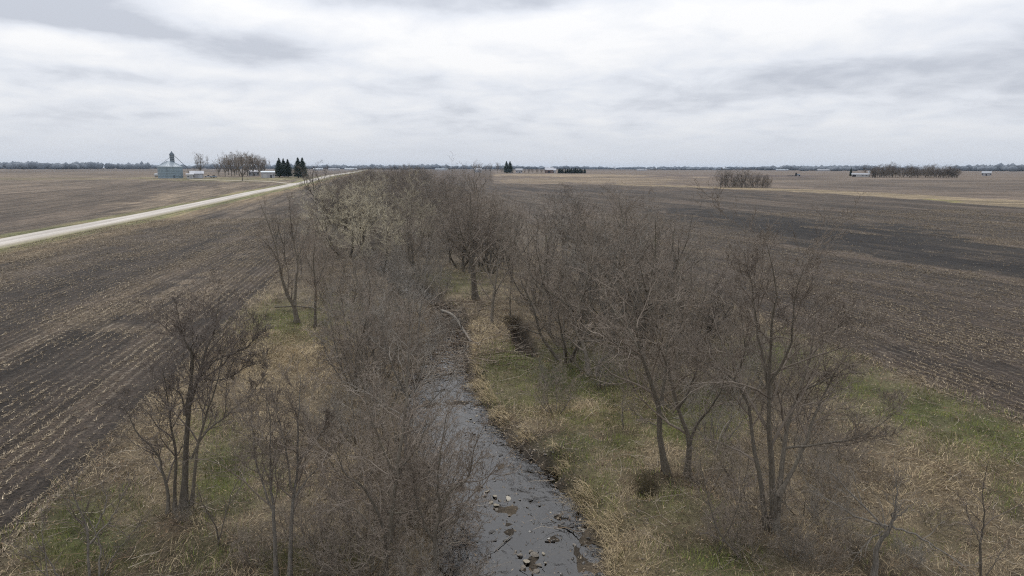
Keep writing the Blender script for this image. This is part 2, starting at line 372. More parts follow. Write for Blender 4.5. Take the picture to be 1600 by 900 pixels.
road_ab = np.vstack([[-400, road_ab[0, 1]+.2], road_ab, [1100, road_ab[-1, 1]-4], [2600, road_ab[-1, 1]-30]])
def road_b(a): return np.interp(a, road_ab[:, 0], road_ab[:, 1])
DD = np.hypot(XX, YY); RB = road_b(AA); RD = BB-RB
jit = (fbm(XX/9, YY/9, 71)-.5)
tint = np.empty(XX.shape+(3,)); A_ = np.array
def put(mask, c, f=None):
    global tint
    w = (mask.astype(float) if mask.dtype == bool else mask)[..., None]*(1.0 if f is None else f); tint = tint*(1-w)+A_(c)*w
tint[:] = (.088, .070, .060)
js = .05*DD+4*np.exp(-DD/60); JX = XX+(jit+.6*(fbm(XX/3, YY/3, 72)-.5))*2.2*js; JY = YY+((fbm(XX/14, YY/14, 73)-.5)+.5*(fbm(XX/4, YY/4, 74)-.5))*2.6*js
def poly(pts, c, f=1.0): put(in_poly(JX, JY, [gp(*p) for p in pts]), c, f)
# far patchwork: everything past the home fields
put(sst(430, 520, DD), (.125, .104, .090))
put((RD < 0), (.088, .070, .057))
big = fbm(XX/90+AA/400, YY/300, 77)
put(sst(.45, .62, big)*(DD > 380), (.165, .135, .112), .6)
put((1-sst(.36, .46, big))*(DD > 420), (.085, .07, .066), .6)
# left of the road
poly([(-200, 268), (240, 276), (230, 281), (-200, 282)], (.165, .135, .108), .8)
poly([(-200, 277.5), (260, 278.5), (260, 280.5), (-200, 280.5)], (.16, .14, .085), .8)
poly([(150, 345), (250, 303), (400, 284), (372, 296), (300, 318)], (.190, .155, .118), .75)
poly([(-100, 345), (110, 330), (-50, 372), (-150, 372)], (.072, .058, .05), .6)
poly([(240, 277), (480, 277), (485, 281), (380, 283.5), (240, 280.5)], (.17, .16, .085), .8)
poly([(300, 284), (400, 281), (460, 283), (390, 286)], (.19, .165, .11), .7)
# right of the belt, beyond the near field
STRIP = [(960, 287), (1060, 290), (1200, 294), (1300, 297.6), (1450, 304.4), (1600, 313.5), (1760, 325), (1760, 338), (1600, 325), (1450, 312.5), (1300, 303.3), (1200, 298.5), (1060, 293), (960, 289.5)]
right_far = in_poly(XX, YY, [gp(*p) for p in [(770, 287), (960, 289), (1060, 292.5), (1200, 298), (1300, 303), (1450, 312), (1600, 324.5), (1760, 337.5), (1960, 353), (2600, 300), (2600, 266.5), (770, 266.5)]])
put(right_far, (.140, .115, .098)); 
poly([(770, 280), (1000, 277), (1090, 283), (1000, 287), (790, 286)], (.21, .172, .128), .8)
poly([(770, 271.5), (1120, 274), (1130, 277), (770, 275)], (.27, .222, .165), .85)
poly([(1000, 272.5), (1290, 274), (1290, 277), (1000, 276)], (.088, .072, .075), .8)
poly([(1200, 277), (1700, 284), (1700, 300), (1320, 296), (1200, 288)], (.098, .083, .074), .8)
poly([(1200, 281), (1500, 286), (1700, 290), (1700, 293), (1330, 289), (1200, 284)], (.15, .125, .105), .7)
poly([(1300, 277), (1700, 279), (1700, 283), (1300, 281)], (.165, .138, .118), .7)
JX, JY = XX+(JX-XX)*.12, YY+(JY-YY)*.06
poly(STRIP, (.235, .195, .135), .9)
poly([(1440, 309), (1500, 313), (1505, 317), (1445, 313)], (.25, .24, .09), .8)
JX = XX+(JX-XX)/.12; JY = YY+(JY-YY)/.06
# near right field: moist black bands
home_r = (BB > EDGE_R-1) & ~right_far
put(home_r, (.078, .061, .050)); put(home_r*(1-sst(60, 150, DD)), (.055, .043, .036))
ur = XX*math.cos(R(-20))-YY*math.sin(R(-20)); vr = XX*math.sin(R(-20))+YY*math.cos(R(-20)); streak = fbm(ur/3.5, vr/40, 78, 4)
put(home_r*(1-sst(.38, .52, fbm(ur/9, vr/120, 80, 3)))*(DD < 330)*sst(75, 130, DD), (.036, .031, .027), .55)
def band(pts, c, f): 
    m = in_poly(JX, JY, [gp(*p) for p in pts]); put((m & home_r)*sst(.28, .5, streak), c, f)
band([(1040, 322), (1130, 330), (1270, 338), (1400, 352), (1500, 372), (1700, 402), (1700, 452), (1560, 432), (1440, 415), (1300, 392), (1180, 366), (1090, 348), (1040, 338)], (.024, .021, .019), .95)
band([(1090, 334), (1200, 342), (1330, 360), (1450, 382), (1650, 412), (1650, 432), (1450, 405), (1300, 380), (1180, 356)], (.014, .012, .012), .95)
band([(760, 291), (860, 293), (1000, 296), (1200, 302), (1200, 306), (1000, 303), (760, 298)], (.045, .039, .038), .8)
band([(760, 303), (900, 304), (900, 318), (790, 330)], (.062, .053, .044), .5)
band([(1500, 330), (1700, 345), (1700, 356), (1500, 342)], (.055, .046, .04), .6)
# left home field: dark and pale bands along the rows
home_l = (BB < EDGE_L+.5) & (RD > 0)
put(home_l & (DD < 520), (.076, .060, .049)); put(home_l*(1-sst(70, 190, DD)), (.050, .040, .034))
lb = fbm(BB/5.0, AA/90, 79, 3); put(sst(.5, .66, lb)*home_l*(DD < 300), (.105, .083, .064), .7); put((1-sst(.29, .53, lb))*home_l*(DD < 300), (.038, .032, .028), .65)
hl2 = [(400, 345), (430, 325), (460, 300), (400, 316), (330, 345)]
poly(hl2, (.15, .122, .095), .6)
poly([(20, 440), (160, 412), (330, 380), (330, 392), (160, 432), (0, 480)], (.045, .037, .034), .4)
poly([(150, 500), (330, 425), (430, 380), (430, 400), (330, 452), (200, 520)], (.16, .13, .10), .5)
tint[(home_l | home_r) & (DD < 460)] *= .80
# road verges
v1 = (1-sst(7.6, 10.0, abs(RD)+jit*3)); put(v1, (.135, .145, .06), .95); put(v1*sst(.5, .6, fbm(XX/4, YY/4, 83)), (.20, .165, .095), .7)
put(sst(7.5, 9.0, RD+jit*2)*(1-sst(12, 18, RD+jit*6)), (.20, .155, .10), .75)
# the creek belt: dead grass, litter, green patches
belt = sst(EDGE_L-.9, EDGE_L+.9, BB+jit*1.6)*(1-sst(EDGE_R-.9, EDGE_R+1.2, BB+jit*1.8))
belt_n = belt*(1-sst(380, 520, AA)); put(belt_n, (.150, .127, .096))
litter = fbm(XX/3.2, YY/3.2, 85); put(belt_n*sst(.45, .62, litter), (.21, .178, .13), .8); put(belt_n*(1-sst(.34, .46, litter)), (.095, .075, .055), .8)
put(belt_n*sst(70, 110, AA), (.105, .09, .076), .7)
GREEN = [(870, 720, 60, 40, .5), (930, 770, 60, 50, .5), (1040, 800, 70, 40, .5), (1100, 640, 60, 50, .6), (960, 700, 50, 40, .6), (780, 610, 40, 30, .5), (200, 800, 60, 40, .5), (120, 840, 90, 60, .9), (345, 735, 55, 55, .8), (330, 690, 40, 40, .5), (450, 500, 75, 24, .7), (520, 480, 50, 20, .4), (810, 570, 70, 30, .8), (890, 590, 110, 40, .8), (860, 553, 80, 18, .7), (940, 650, 100, 38, .6),
    (900, 700, 80, 40, .6), (980, 760, 60, 40, .35), (1060, 660, 60, 40, .7), (1120, 880, 80, 30, .8), (1000, 830, 90, 50, .35), (1215, 555, 70, 28, .85), (1300, 540, 90, 20, .5), (1440, 640, 90, 26, .95), (1530, 668, 90, 28, .9), (1360, 605, 80, 24, .7),
    (1600, 690, 90, 30, .9), (420, 740, 40, 30, .6), (450, 880, 60, 30, .5), (560, 860, 60, 40, .4), (700, 440, 70, 20, .4), (1400, 840, 90, 40, .35), (1580, 780, 40, 30, .5), (330, 860, 60, 40, .4), (840, 620, 50, 20, .6)]
GW = []
for (px, py, sx, sy, f) in GREEN:
    c = gp(px, py); ex = gp(px+sx, py)-c; ey = gp(px, py-sy)-c; GW.append((c, ex, ey, f))
def green_at(X, Y):
    w = np.zeros(X.shape)
    for c, ex, ey, f in GW:
        det = ex[0]*ey[1]-ex[1]*ey[0]; dx = X-c[0]; dy = Y-c[1]
        p = (dx*ey[1]-dy*ey[0])/det; q = (dy*ex[0]-dx*ex[1])/det
        w = np.maximum(w, f*np.exp(-(p*p+q*q)*.8))
    return w*sst(.26, .50, fbm(X/1.6, Y/1.6, 87)*.7+w*.35)
STRAW = []
for (px, py, sx, sy, f) in [(450, 545, 90, 36, 1), (400, 580, 60, 40, .8), (380, 500, 40, 40, .6), (905, 640, 95, 20, 1.0), (760, 520, 40, 30, .8), (900, 800, 120, 50, .6), (960, 870, 100, 40, .8), (250, 640, 60, 60, .7), (1500, 740, 120, 60, .6), (60, 860, 60, 50, .5), (1020, 700, 60, 30, .5)]:
    c = gp(px, py); STRAW.append((c, gp(px+sx, py)-c, gp(px, py-sy)-c, f))
def straw_at(X, Y):
    w = np.zeros(X.shape)
    for c, ex, ey, f in STRAW:
        det = ex[0]*ey[1]-ex[1]*ey[0]; dx = X-c[0]; dy = Y-c[1]
        p = (dx*ey[1]-dy*ey[0])/det; q = (dy*ex[0]-dx*ex[1])/det
        w = np.maximum(w, f*np.exp(-(p*p+q*q)*.8))
    return w
put(belt_n*straw_at(XX, YY), (.27, .22, .14), .85)
put(belt_n*green_at(XX, YY), (.08, .102, .03), .9)
MUD = [(c, ex, ey, f) for c, ex, ey, f in [(gp(x, y), gp(x+a, y)-gp(x, y), gp(x, y-b)-gp(x, y), 1.0) for x, y, a, b in [(815, 705, 42, 22), (780, 678, 26, 18), (850, 735, 22, 18), (748, 640, 16, 22), (722, 535, 16, 26), (716, 505, 14, 18), (905, 800, 14, 20), (935, 850, 14, 24)]]]
def mud_at(X, Y):
    w = np.zeros(X.shape)
    for c, ex, ey, f in MUD:
        det = ex[0]*ey[1]-ex[1]*ey[0]; dx = X-c[0]; dy = Y-c[1]; p = (dx*ey[1]-dy*ey[0])/det; q = (dy*ex[0]-dx*ex[1])/det
        w = np.maximum(w, np.exp(-(p*p+q*q)*.9))
    return w*sst(.25, .5, fbm(X/.7, Y/.7, 89)+.12)
put(mud_at(XX, YY), (.040, .033, .027), .95); put(np.exp(-(seg_dist(XX, YY, GUL)/1.0)**4)*(YY < 90), (.034, .027, .021), .95)
XL, XR = creek(YY); cd = np.maximum(XL-XX, XX-XR); on = (YY > 8)*(YY < 130)
put(on*(1-sst(.1, 1.1, cd+jit*1.2)), (.055, .047, .040), .9)
put(on*(cd < 0)*sst(.45, .62, fbm(XX/1.1, YY/1.6, 61)), (.16, .135, .105), .6)
ia, ib = XX.shape
idx = np.arange(ia*ib).reshape(ia, ib); quads = np.stack([idx[:-1, :-1], idx[:-1, 1:], idx[1:, 1:], idx[1:, :-1]], -1).reshape(-1, 4)
mb = (BB[:-1, :-1]+BB[1:, 1:]).ravel()/2; ma = (AA[:-1, :-1]+AA[1:, 1:]).ravel()/2; md = (DD[:-1, :-1]+DD[1:, 1:]).ravel()/2
rf = right_far[:-1, :-1].ravel(); mr = mb-road_b(ma)
reg = np.where((mb > EDGE_L) & (mb < EDGE_R) & (ma < 520), 0, np.where((mb <= EDGE_L) & (mr > 0) & (ma < 520), 1, np.where((mb >= EDGE_R) & ~rf & (md < 480), np.where(mb < 52, 5, 2), np.where(mr <= 0, 3, 4))))
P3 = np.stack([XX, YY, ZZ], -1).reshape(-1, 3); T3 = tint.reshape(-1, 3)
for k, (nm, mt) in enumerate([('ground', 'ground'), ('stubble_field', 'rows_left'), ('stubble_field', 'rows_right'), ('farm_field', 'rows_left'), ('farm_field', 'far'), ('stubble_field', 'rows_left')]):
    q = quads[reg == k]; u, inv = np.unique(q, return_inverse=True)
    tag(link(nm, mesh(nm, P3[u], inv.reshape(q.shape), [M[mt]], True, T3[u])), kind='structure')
# gravel road: a low embankment with sloping shoulders
ra = np.concatenate([np.arange(-400, 100, 20), np.arange(100, 460, 4), np.arange(460, 2600, 30)]); rb = road_b(ra)
rb = np.convolve(np.pad(rb, 6, 'edge'), np.ones(13)/13, 'valid')
rv = []
RC = []
for off, dz, cc in [(-4.5, .02, (.15, .15, .07)), (-3.4, .36, (.31, .295, .265)), (-2.1, .43, (.43, .425, .43)), (-1.3, .43, (.44, .435, .44)), (-.45, .46, (.37, .36, .36)), (.45, .46, (.37, .36, .36)), (1.3, .43, (.44, .435, .44)), (2.1, .43, (.43, .425, .43)), (3.4, .36, (.31, .295, .265)), (4.5, .02, (.15, .15, .07))]:
    RC.append(cc)
    x, y = to_xy(ra, rb+off); rv.append(np.stack([x, y, height(*to_xy(ra, rb))+dz], -1))
rv = np.stack(rv, 1); i2 = np.arange(len(ra)*10).reshape(-1, 10)
tag(link('road', mesh('road', rv.reshape(-1, 3), np.stack([i2[:-1, :-1], i2[:-1, 1:], i2[1:, 1:], i2[1:, :-1]], -1).reshape(-1, 4), [M['road']], True, np.tile(A_(RC), (len(ra), 1)))), kind='structure')
# farm drive off the road to the yard
dp = np.array([gp(*p) for p in [(462, 288), (430, 284.5), (395, 283), (350, 282), (300, 281)]]); tt = np.linspace(0, len(dp)-1, 40)
dx_ = np.interp(tt, range(len(dp)), dp[:, 0]); dy_ = np.interp(tt, range(len(dp)), dp[:, 1]); dv = []
for off, dz in [(-3.2, .0), (-2.0, .22), (2.0, .22), (3.2, .0)]: dv.append(np.stack([dx_, dy_+off*1.6, height(dx_, dy_)+dz], -1))
dv = np.stack(dv, 1); i2 = np.arange(160).reshape(-1, 4); dcol = np.tile(A_([(.2, .18, .11), (.30, .28, .25), (.30, .28, .25), (.2, .18, .11)]), (40, 1))
tag(link('driveway', mesh('driveway', dv.reshape(-1, 3), np.stack([i2[:-1, :-1], i2[:-1, 1:], i2[1:, 1:], i2[1:, :-1]], -1).reshape(-1, 4), [M['road']], True, dcol)), kind='structure')
# water
wy = np.concatenate([np.arange(8, 60, 1.0), np.arange(60, 122, 2.0)]); wl, wr = creek(wy)
wv = np.stack([np.stack([wl+(wr-wl)*f+(f-.5)*3.4, wy, np.full_like(wy, WATER)], -1) for f in np.linspace(0, 1, 7)], 1); i2 = np.arange(len(wy)*7).reshape(-1, 7)
tag(link('creek_water', mesh('creek_water', wv.reshape(-1, 3), np.stack([i2[:-1, :-1], i2[:-1, 1:], i2[1:, 1:], i2[1:, :-1]], -1).reshape(-1, 4), [M['water']], True)), kind='structure')

# ------------------------------------------------------------------ branching skeletons
def unit(v): return v/np.maximum(np.linalg.norm(v, axis=-1, keepdims=True), 1e-9)
def tubes(P, Rd, k, r):
    """P (N,S+1,3), Rd (N,S+1) -> open tapered tubes"""
    n, s, _ = P.shape
    if n == 0: return np.zeros((0, 3)), np.zeros((0, 4), int)
    T = unit(np.gradient(P, axis=1)); ref = unit(r.normal(size=(n, 1, 3))); U = unit(np.cross(T, ref)); Vv = np.cross(T, U)
    t = np.arange(k)*2*math.pi/k
    V = P[:, :, None]+Rd[:, :, None, None]*(np.cos(t)[:, None]*U[:, :, None]+np.sin(t)[:, None]*Vv[:, :, None])
    i = np.arange(n*s*k).reshape(n, s, k); j = np.roll(i, -1, 2)
    return V.reshape(-1, 3), np.stack([i[:, :-1], j[:, :-1], j[:, 1:], i[:, 1:]], -1).reshape(-1, 4)
def join(parts):
    V = []; Q = []; o = 0
    for v, q in parts: V.append(v); Q.append(q+o); o += len(v)
    return np.concatenate(V), np.concatenate(Q)
def grow(r, P, Rd, n, t0, t1, ang, ratio, shape, Sg, trop, wob, rs, tip, lmin=.0, keep=1.0, lmax=99, per_len=None):
    m, s, _ = P.shape; Lp = np.linalg.norm(np.diff(P, axis=1), axis=2).sum(1)
    j = np.arange(n)[None]; t = t0+(t1-t0)*(j+r.random((m, n)))/n; x = t*(s-1); i = np.clip(x.astype(int), 0, s-2); f = (x-i)[..., None]
    rows = np.arange(m)[:, None]; A = P[rows, i]; B = P[rows, i+1]; p = A*(1-f)+B*f; T = unit(B-A)
    rp = Rd[rows, i]*(1-f[..., 0])+Rd[rows, i+1]*f[..., 0]
    az = j*2.4+r.random((m, 1))*6.28+r.normal(0, .5, (m, n)); ref = np.where(abs(T[..., 2:]) > .9, [1., 0, 0], [0, 0, 1.]); U = unit(np.cross(T, ref)); V = np.cross(T, U)
    an = (ang+r.normal(0, .16, (m, n)))[..., None]
    d = np.cos(an)*T+np.sin(an)*(np.cos(az)[..., None]*U+np.sin(az)[..., None]*V)
    ln = Lp[:, None]*ratio*(1-shape*t)*(.65+.7*r.random((m, n))); ln = np.minimum(ln, lmax)
    kp = (r.random((m, n)) < keep) & (ln > lmin)
    if per_len is not None: kp &= r.random((m, n)) < np.minimum(1, Lp[:, None]*per_len/n)
    p = p[kp]; d = d[kp]; ln = ln[kp]; rp = rp[kp]; k = len(p)
    out = np.empty((k, Sg+1, 3)); out[:, 0] = p
    for q in range(Sg):
        d = unit(d+np.array([0, 0, trop/Sg])+r.normal(0, wob, (k, 3))); out[:, q+1] = out[:, q]+d*(ln/Sg)[:, None]
    r0 = np.minimum(rp*rs, np.maximum(ln*.019, tip)); u = np.linspace(0, 1, Sg+1)[None]
    return out, tip+(np.maximum(r0, tip)-tip)[:, None]*(1-u)**.9
def resample(pts, n):
    pts = np.asarray(pts, float); m = len(pts); t = np.linspace(0, m-1, n); i = np.clip(t.astype(int), 0, m-2); f = (t-i)[:, None]
    p0 = pts[np.maximum(i-1, 0)]; p1 = pts[i]; p2 = pts[i+1]; p3 = pts[np.minimum(i+2, m-1)]
    return .5*((2*p1)+(-p0+p2)*f+(2*p0-5*p1+4*p2-p3)*f**2+(-p0+3*p1-3*p2+p3)*f**3)
STY = dict(  # limbs per stem, angle, ratio | branches | twigs | fine twigs
    open=dict(l1=(10, .66, .42, .55), l2=(8, .72, .46, .5), l3=(6, .75, .5, .4), l4=(3, .65, .55, .3), trop=.30, start=.22, tip=.0062),
    dense=dict(l1=(11, .70, .42, .5), l2=(8, .78, .50, .45), l3=(6, .75, .5, .4), l4=(3, .65, .55, .3), trop=.22, start=.20, tip=.0075),
    bushy=dict(l1=(9, .62, .44, .5), l2=(8, .75, .52, .4), l3=(6, .75, .5, .35), l4=(2, .65, .6, .3), trop=.25, start=.10, tip=.0062),
    willow=dict(l1=(9, .85, .46, .4), l2=(8, .85, .5, .35), l3=(8, .7, .5, .3), l4=(3, .6, .6, .2), trop=.45, start=.15, tip=.0075),
    fan=dict(l1=(9, .55, .40, .5), l2=(8, .62, .48, .45), l3=(6, .65, .5, .4), l4=(2, .6, .6, .3), trop=.35, start=.24, tip=.017),
    cotton=dict(l1=(9, .6, .40, .45), l2=(8, .66, .5, .45), l3=(8, .65, .5, .4), l4=(1, .6, .6, .3), trop=.35, start=.26, tip=.018),
    sapling=dict(l1=(8, .66, .36, .5), l2=(5, .7, .42, .4), l3=(4, .7, .45, .4), l4=(0, 0, 0, 0), trop=.30, start=.25, tip=.005))
def skeleton(r, stems, sty, dens=1.0, minl=.12, per1=None):
    """stems: list of (pts (n,3), r0, r1). returns stem tubes list, crown tubes"""
    c = STY[sty]; Sn = 15
    P0 = np.stack([resample(p, Sn) for p, _, _ in stems]); tip = c['tip']
    u = np.linspace(0, 1, Sn); R0 = np.stack([np.maximum(b+(a-b)*(1-u)**1.05, tip) for _, a, b in stems])
    for k in range(len(stems)):
        if stems[k][1] > .06: R0[k, 0] *= 1.75; R0[k, 1] *= 1.15
    P0[:, 1:-1] += r.normal(0, .018, P0[:, 1:-1].shape)
    n, a, q, sh = c['l1']
    P1, R1 = grow(r, P0, R0, max(2, int(n*dens)), c['start'], .97, a, q, sh, 7, c['trop'], .17, .62, tip, .3, .9)
    n, a, q, sh = c['l2']; P2, R2 = grow(r, P1, R1, max(2, int(n*dens)), .2, 1.0, a, q, sh, 4, c['trop']*.7, .22, .65, tip, minl, .9)
    # shoots straight off the stems too
    P2b, R2b = grow(r, P0, R0, 8, .3, 1.0, .8, .12, .3, 4, c['trop'], .15, .4, tip, minl, .9, lmax=1.3); P2 = np.concatenate([P2, P2b]); R2 = np.concatenate([R2, R2b])
    n, a, q, sh = c['l3']; P3, R3 = grow(r, P2, R2, max(2, int(n*dens)), .12, 1.0, a, q, sh, 3, c['trop']*.5, .22, .7, tip*.9, minl*.6, .92)
    lv = [(P2, R2, 3), (P3, R3, 3)]
    if c['l4'][0]:
        n, a, q, sh = c['l4']; P4, R4 = grow(r, P3, R3, n, .15, 1.0, a, q, sh, 1, c['trop'], .1, .8, tip*.75, minl*.35, .8); lv.append((P4, R4, 3))
    st = []
    for k in range(len(stems)): st.append(tubes(P0[k:k+1], R0[k:k+1], 8, r))
    return st, tubes(P1, R1, 5, r), [tubes(p, q, k, r) for p, q, k in lv], P0
TRI = [0]
def dress(root, st, limbs, tw, bark, twig, split=False):
    if split and len(st) > 1:
        for v in st: link('stem', mesh('stem', *v, [M[bark]], True), root); TRI[0] += 2*len(v[1])
        tw = [limbs]+tw
        j = join(tw); me = mesh('crown', *j, [M[twig]]); link('crown', me, root); TRI[0] += 2*len(j[1])
    else:
        j = join(st+[limbs]); link('trunk', mesh('trunk', *j, [M[bark]], True), root); TRI[0] += 2*len(j[1])
        j = join(tw); link('crown', mesh('crown', *j, [M[twig]]), root); TRI[0] += 2*len(j[1])
def photo_tree(name, label, cat, base, stems, sty, bark='bark_dark', twig='twig_dark', group=None, dens=1.0, seed=0, lean=.3):
    """a tree standing at `base`, its stems rising the way they do in the photograph, each at its own depth"""
    r = np.random.default_rng(1000+seed); g0 = gp(*base); g0 = np.array([g0[0], g0[1], float(height(g0[0], g0[1]))]); dirh = unit(g0[:2])
    D0 = np.linalg.norm(g0[:2]); done = []; S3 = []
    for pts, r0, r1 in stems:
        pts = np.asarray(pts, float); seg = np.r_[0, np.cumsum(np.hypot(*np.diff(pts, axis=0).T))]
        dep0 = 0.0
        if done:
            q = np.array(done); dd = np.hypot(q[:, 0]-pts[0, 0], q[:, 1]-pts[0, 1]); i = dd.argmin()
            if dd[i] < 16: dep0 = q[i, 2]
            else: dep0 = r.uniform(-.25, .25)
        ln = r.uniform(-lean, lean)
        u, fw, up = ray(pts[:, 0], pts[:, 1]); h = u*dirh[0]+fw*dirh[1]
        dep = dep0+ln*seg/F*D0*1.0
        s = (D0+dep)/h; P = np.stack([u*s, fw*s, CAM_H+up*s], -1)
        den = resample(np.c_[pts, dep], 24); done += den.tolist(); S3.append((P-g0, r0*.8, r1))
    low = min(p[:, 2].min() for p, _, _ in S3)
    for p, _, _ in S3:
        if p[0, 2] < 1.2: p[0, 2] = -.15
    root = thing(name, label, cat, g0.tolist(), 0, group)
    dress(root, *skeleton(r, S3, sty, dens)[:3], bark, twig, split=True); return root

# ------------------------------------------------------------------ foreground trees, stem by stem
FG = 'bare trees standing along the near creek banks'
T = 'bare tree'
photo_tree('bare_tree', 'dark multi-stemmed bare tree beside the left stubble field, twiggy crown against the rows', T, (285, 792), [
    ([(286, 792), (290, 709), (294, 648), (303, 609), (312, 583), (322, 548), (333, 522), (338, 500), (345, 458)], .15, .012),
    ([(290, 648), (301, 566), (290, 535), (283, 514), (275, 478)], .085, .01),
    ([(264, 830), (262, 769), (253, 735), (247, 713), (216, 678), (203, 652), (182, 622)], .095, .01),
    ([(273, 795), (275, 717), (268, 665), (262, 626), (253, 575)], .09, .01),
    ([(297, 775), (309, 700), (320, 657), (333, 618), (346, 566), (355, 525)], .085, .01),
    ([(299, 717), (320, 678), (355, 648), (390, 618), (410, 590)], .06, .008),
    ([(312, 592), (351, 592), (385, 574), (412, 566)], .05, .008),
    ([(312, 592), (333, 566), (368, 550), (394, 535), (404, 500)], .06, .008),
    ([(290, 648), (283, 618), (264, 602), (232, 580)], .055, .008)], 'open', 'bark_dark', 'twig_dark', FG, 1.25, 1, .28)
photo_tree('bare_tree', 'slender pair of grey-green stems rising near the bottom edge, right of the dark multi-stemmed tree', T, (443, 900), [
    ([(432, 905), (429, 813), (426, 776), (422, 712), (423, 669), (416, 615)], .085, .008),
    ([(452, 905), (455, 842), (459, 779), (465, 727), (466, 669), (467, 630), (470, 585)], .10, .008),
    ([(466, 724), (495, 686), (516, 657), (528, 622)], .045, .006), ([(460, 779), (484, 744), (504, 724), (520, 690)], .045, .006),
    ([(456, 765), (446, 698), (437, 663), (428, 615)], .05, .006), ([(428, 800), (405, 740), (396, 690), (392, 640)], .05, .006)], 'open', 'bark_grey', 'twig', FG, 1.1, 2, .25)
photo_tree('bare_tree', 'broad fan of brown stems at the bottom centre, left of the dark water', T, (604, 900), [
    ([(603, 905), (599, 825), (573, 767), (541, 741), (520, 690)], .10, .008), ([(608, 845), (615, 779), (618, 744), (599, 703), (579, 650), (565, 590)], .10, .008),
    ([(616, 775), (622, 738), (654, 695), (670, 655)], .06, .006), ([(608, 842), (631, 793), (660, 755), (690, 705)], .07, .006),
    ([(620, 745), (628, 683), (634, 640), (640, 560), (646, 495)], .085, .006), ([(600, 850), (560, 800), (530, 790), (500, 740)], .06, .006), ([(606, 800), (640, 800), (690, 770), (720, 740)], .05, .006)], 'dense', 'bark', 'twig', FG, .85, 3, .35)
photo_tree('bare_tree', 'bushy bare tree leaning over the dark water at the creek edge', T, (680, 895), [
    ([(679, 900), (680, 836), (688, 801), (683, 755), (690, 690), (700, 640)], .09, .008), ([(681, 839), (708, 815), (728, 800), (752, 775)], .05, .006),
    ([(688, 801), (700, 770), (723, 756), (735, 738), (741, 703), (760, 660)], .07, .006), ([(680, 850), (655, 800), (648, 760), (640, 715)], .06, .006), ([(680, 870), (705, 850), (735, 842), (760, 815)], .045, .006)], 'open', 'bark', 'twig', FG, 1.0, 4, .3)
photo_tree('bare_tree', 'tall thin pale-stemmed tree in front of the upper pool', T, (632, 725), [
    ([(632, 727), (634, 654), (637, 573), (640, 530), (638, 455)], .10, .008), ([(635, 640), (655, 590), (668, 545), (672, 500)], .05, .006), ([(636, 620), (612, 570), (600, 530), (596, 490)], .05, .006), ([(634, 670), (670, 630), (700, 600), (716, 560)], .05, .006)], 'open', 'bark_grey', 'twig_grey', FG, .9, 5, .3)
photo_tree('bare_tree', 'forked trunk tree standing on the green patch at the left field corner', T, (462, 505), [
    ([(464, 507), (459, 477), (449, 461), (441, 435), (435, 405), (427, 371), (408, 322)], .28, .016), ([(460, 477), (463, 440), (465, 408), (459, 376), (470, 335)], .17, .014),
    ([(459, 376), (455, 349), (452, 312)], .09, .012), ([(434, 405), (420, 384), (405, 370)], .08, .012), ([(464, 405), (478, 370), (488, 330)], .08, .012)], 'open', 'bark', 'twig', FG, 1.0, 6, .3)
photo_tree('bare_tree', 'straight single dark trunk just right of the forked trunk on the green patch', T, (491, 511), [
    ([(492, 512), (493, 470), (492, 440), (490, 400), (493, 360)], .17, .012), ([(492, 450), (505, 420), (515, 390)], .07, .01), ([(491, 430), (478, 400), (472, 375)], .06, .01)], 'open', 'bark_dark', 'twig', FG, 1.0, 7, .3)
photo_tree('bare_tree', 'tall single-trunk tree above the burrow in the grassy right bank', T, (1042, 747), [
    ([(1042, 749), (1032, 687), (1030, 640), (1020, 607), (1007, 567), (997, 533), (993, 500), (985, 450), (972, 395)], .185, .012),
    ([(1032, 633), (1040, 583), (1042, 540), (1055, 480), (1062, 425)], .11, .01), ([(1000, 557), (970, 543), (940, 520), (915, 480)], .07, .008), ([(1030, 667), (1003, 653), (980, 632)], .04, .006),
    ([(1008, 570), (985, 520), (950, 470), (935, 420)], .07, .008), ([(1042, 545), (1075, 500), (1092, 450)], .06, .008)], 'dense', 'bark', 'twig', FG, .85, 8, .35)
photo_tree('bare_tree', 'curved forking trunk just right of the tree above the burrow', T, (1074, 747), [
    ([(1073, 749), (1077, 700), (1073, 673), (1060, 640), (1047, 587), (1043, 570), (1027, 530), (1015, 480)], .17, .01), ([(1077, 693), (1090, 663), (1113, 633), (1132, 595), (1140, 545)], .10, .008),
    ([(1060, 640), (1085, 590), (1090, 540), (1100, 490)], .07, .008)], 'dense', 'bark_dark', 'twig_red', FG, .85, 9, .35)
photo_tree('bare_tree', 'largest spreading multi-stemmed tree of the right foreground, crown reaching into the right field', T, (1207, 828), [
    ([(1208, 832), (1208, 765), (1204, 702), (1203, 660), (1202, 613), (1205, 555), (1206, 498), (1214, 457), (1198, 380)], .165, .01),
    ([(1200, 820), (1188, 750), (1177, 690), (1170, 636), (1147, 593), (1115, 573), (1085, 560)], .13, .009), ([(1213, 795), (1225, 702), (1232, 660), (1248, 613), (1268, 555), (1271, 515), (1278, 468)], .14, .009),
    ([(1216, 775), (1250, 712), (1271, 654), (1286, 619), (1318, 561), (1362, 518)], .105, .008), ([(1270, 553), (1309, 512), (1350, 486)], .06, .007), ([(1147, 593), (1164, 550), (1157, 488)], .06, .007),
    ([(1204, 620), (1182, 512), (1175, 450), (1163, 390)], .08, .008), ([(1228, 700), (1290, 692), (1325, 688), (1369, 668), (1408, 637)], .065, .007), ([(1204, 600), (1235, 540), (1240, 480), (1256, 420)], .07, .008), ([(1250, 612), (1300, 590), (1335, 580)], .05, .007)], 'open', 'bark_dark', 'twig', FG, 1.25, 10, .38)
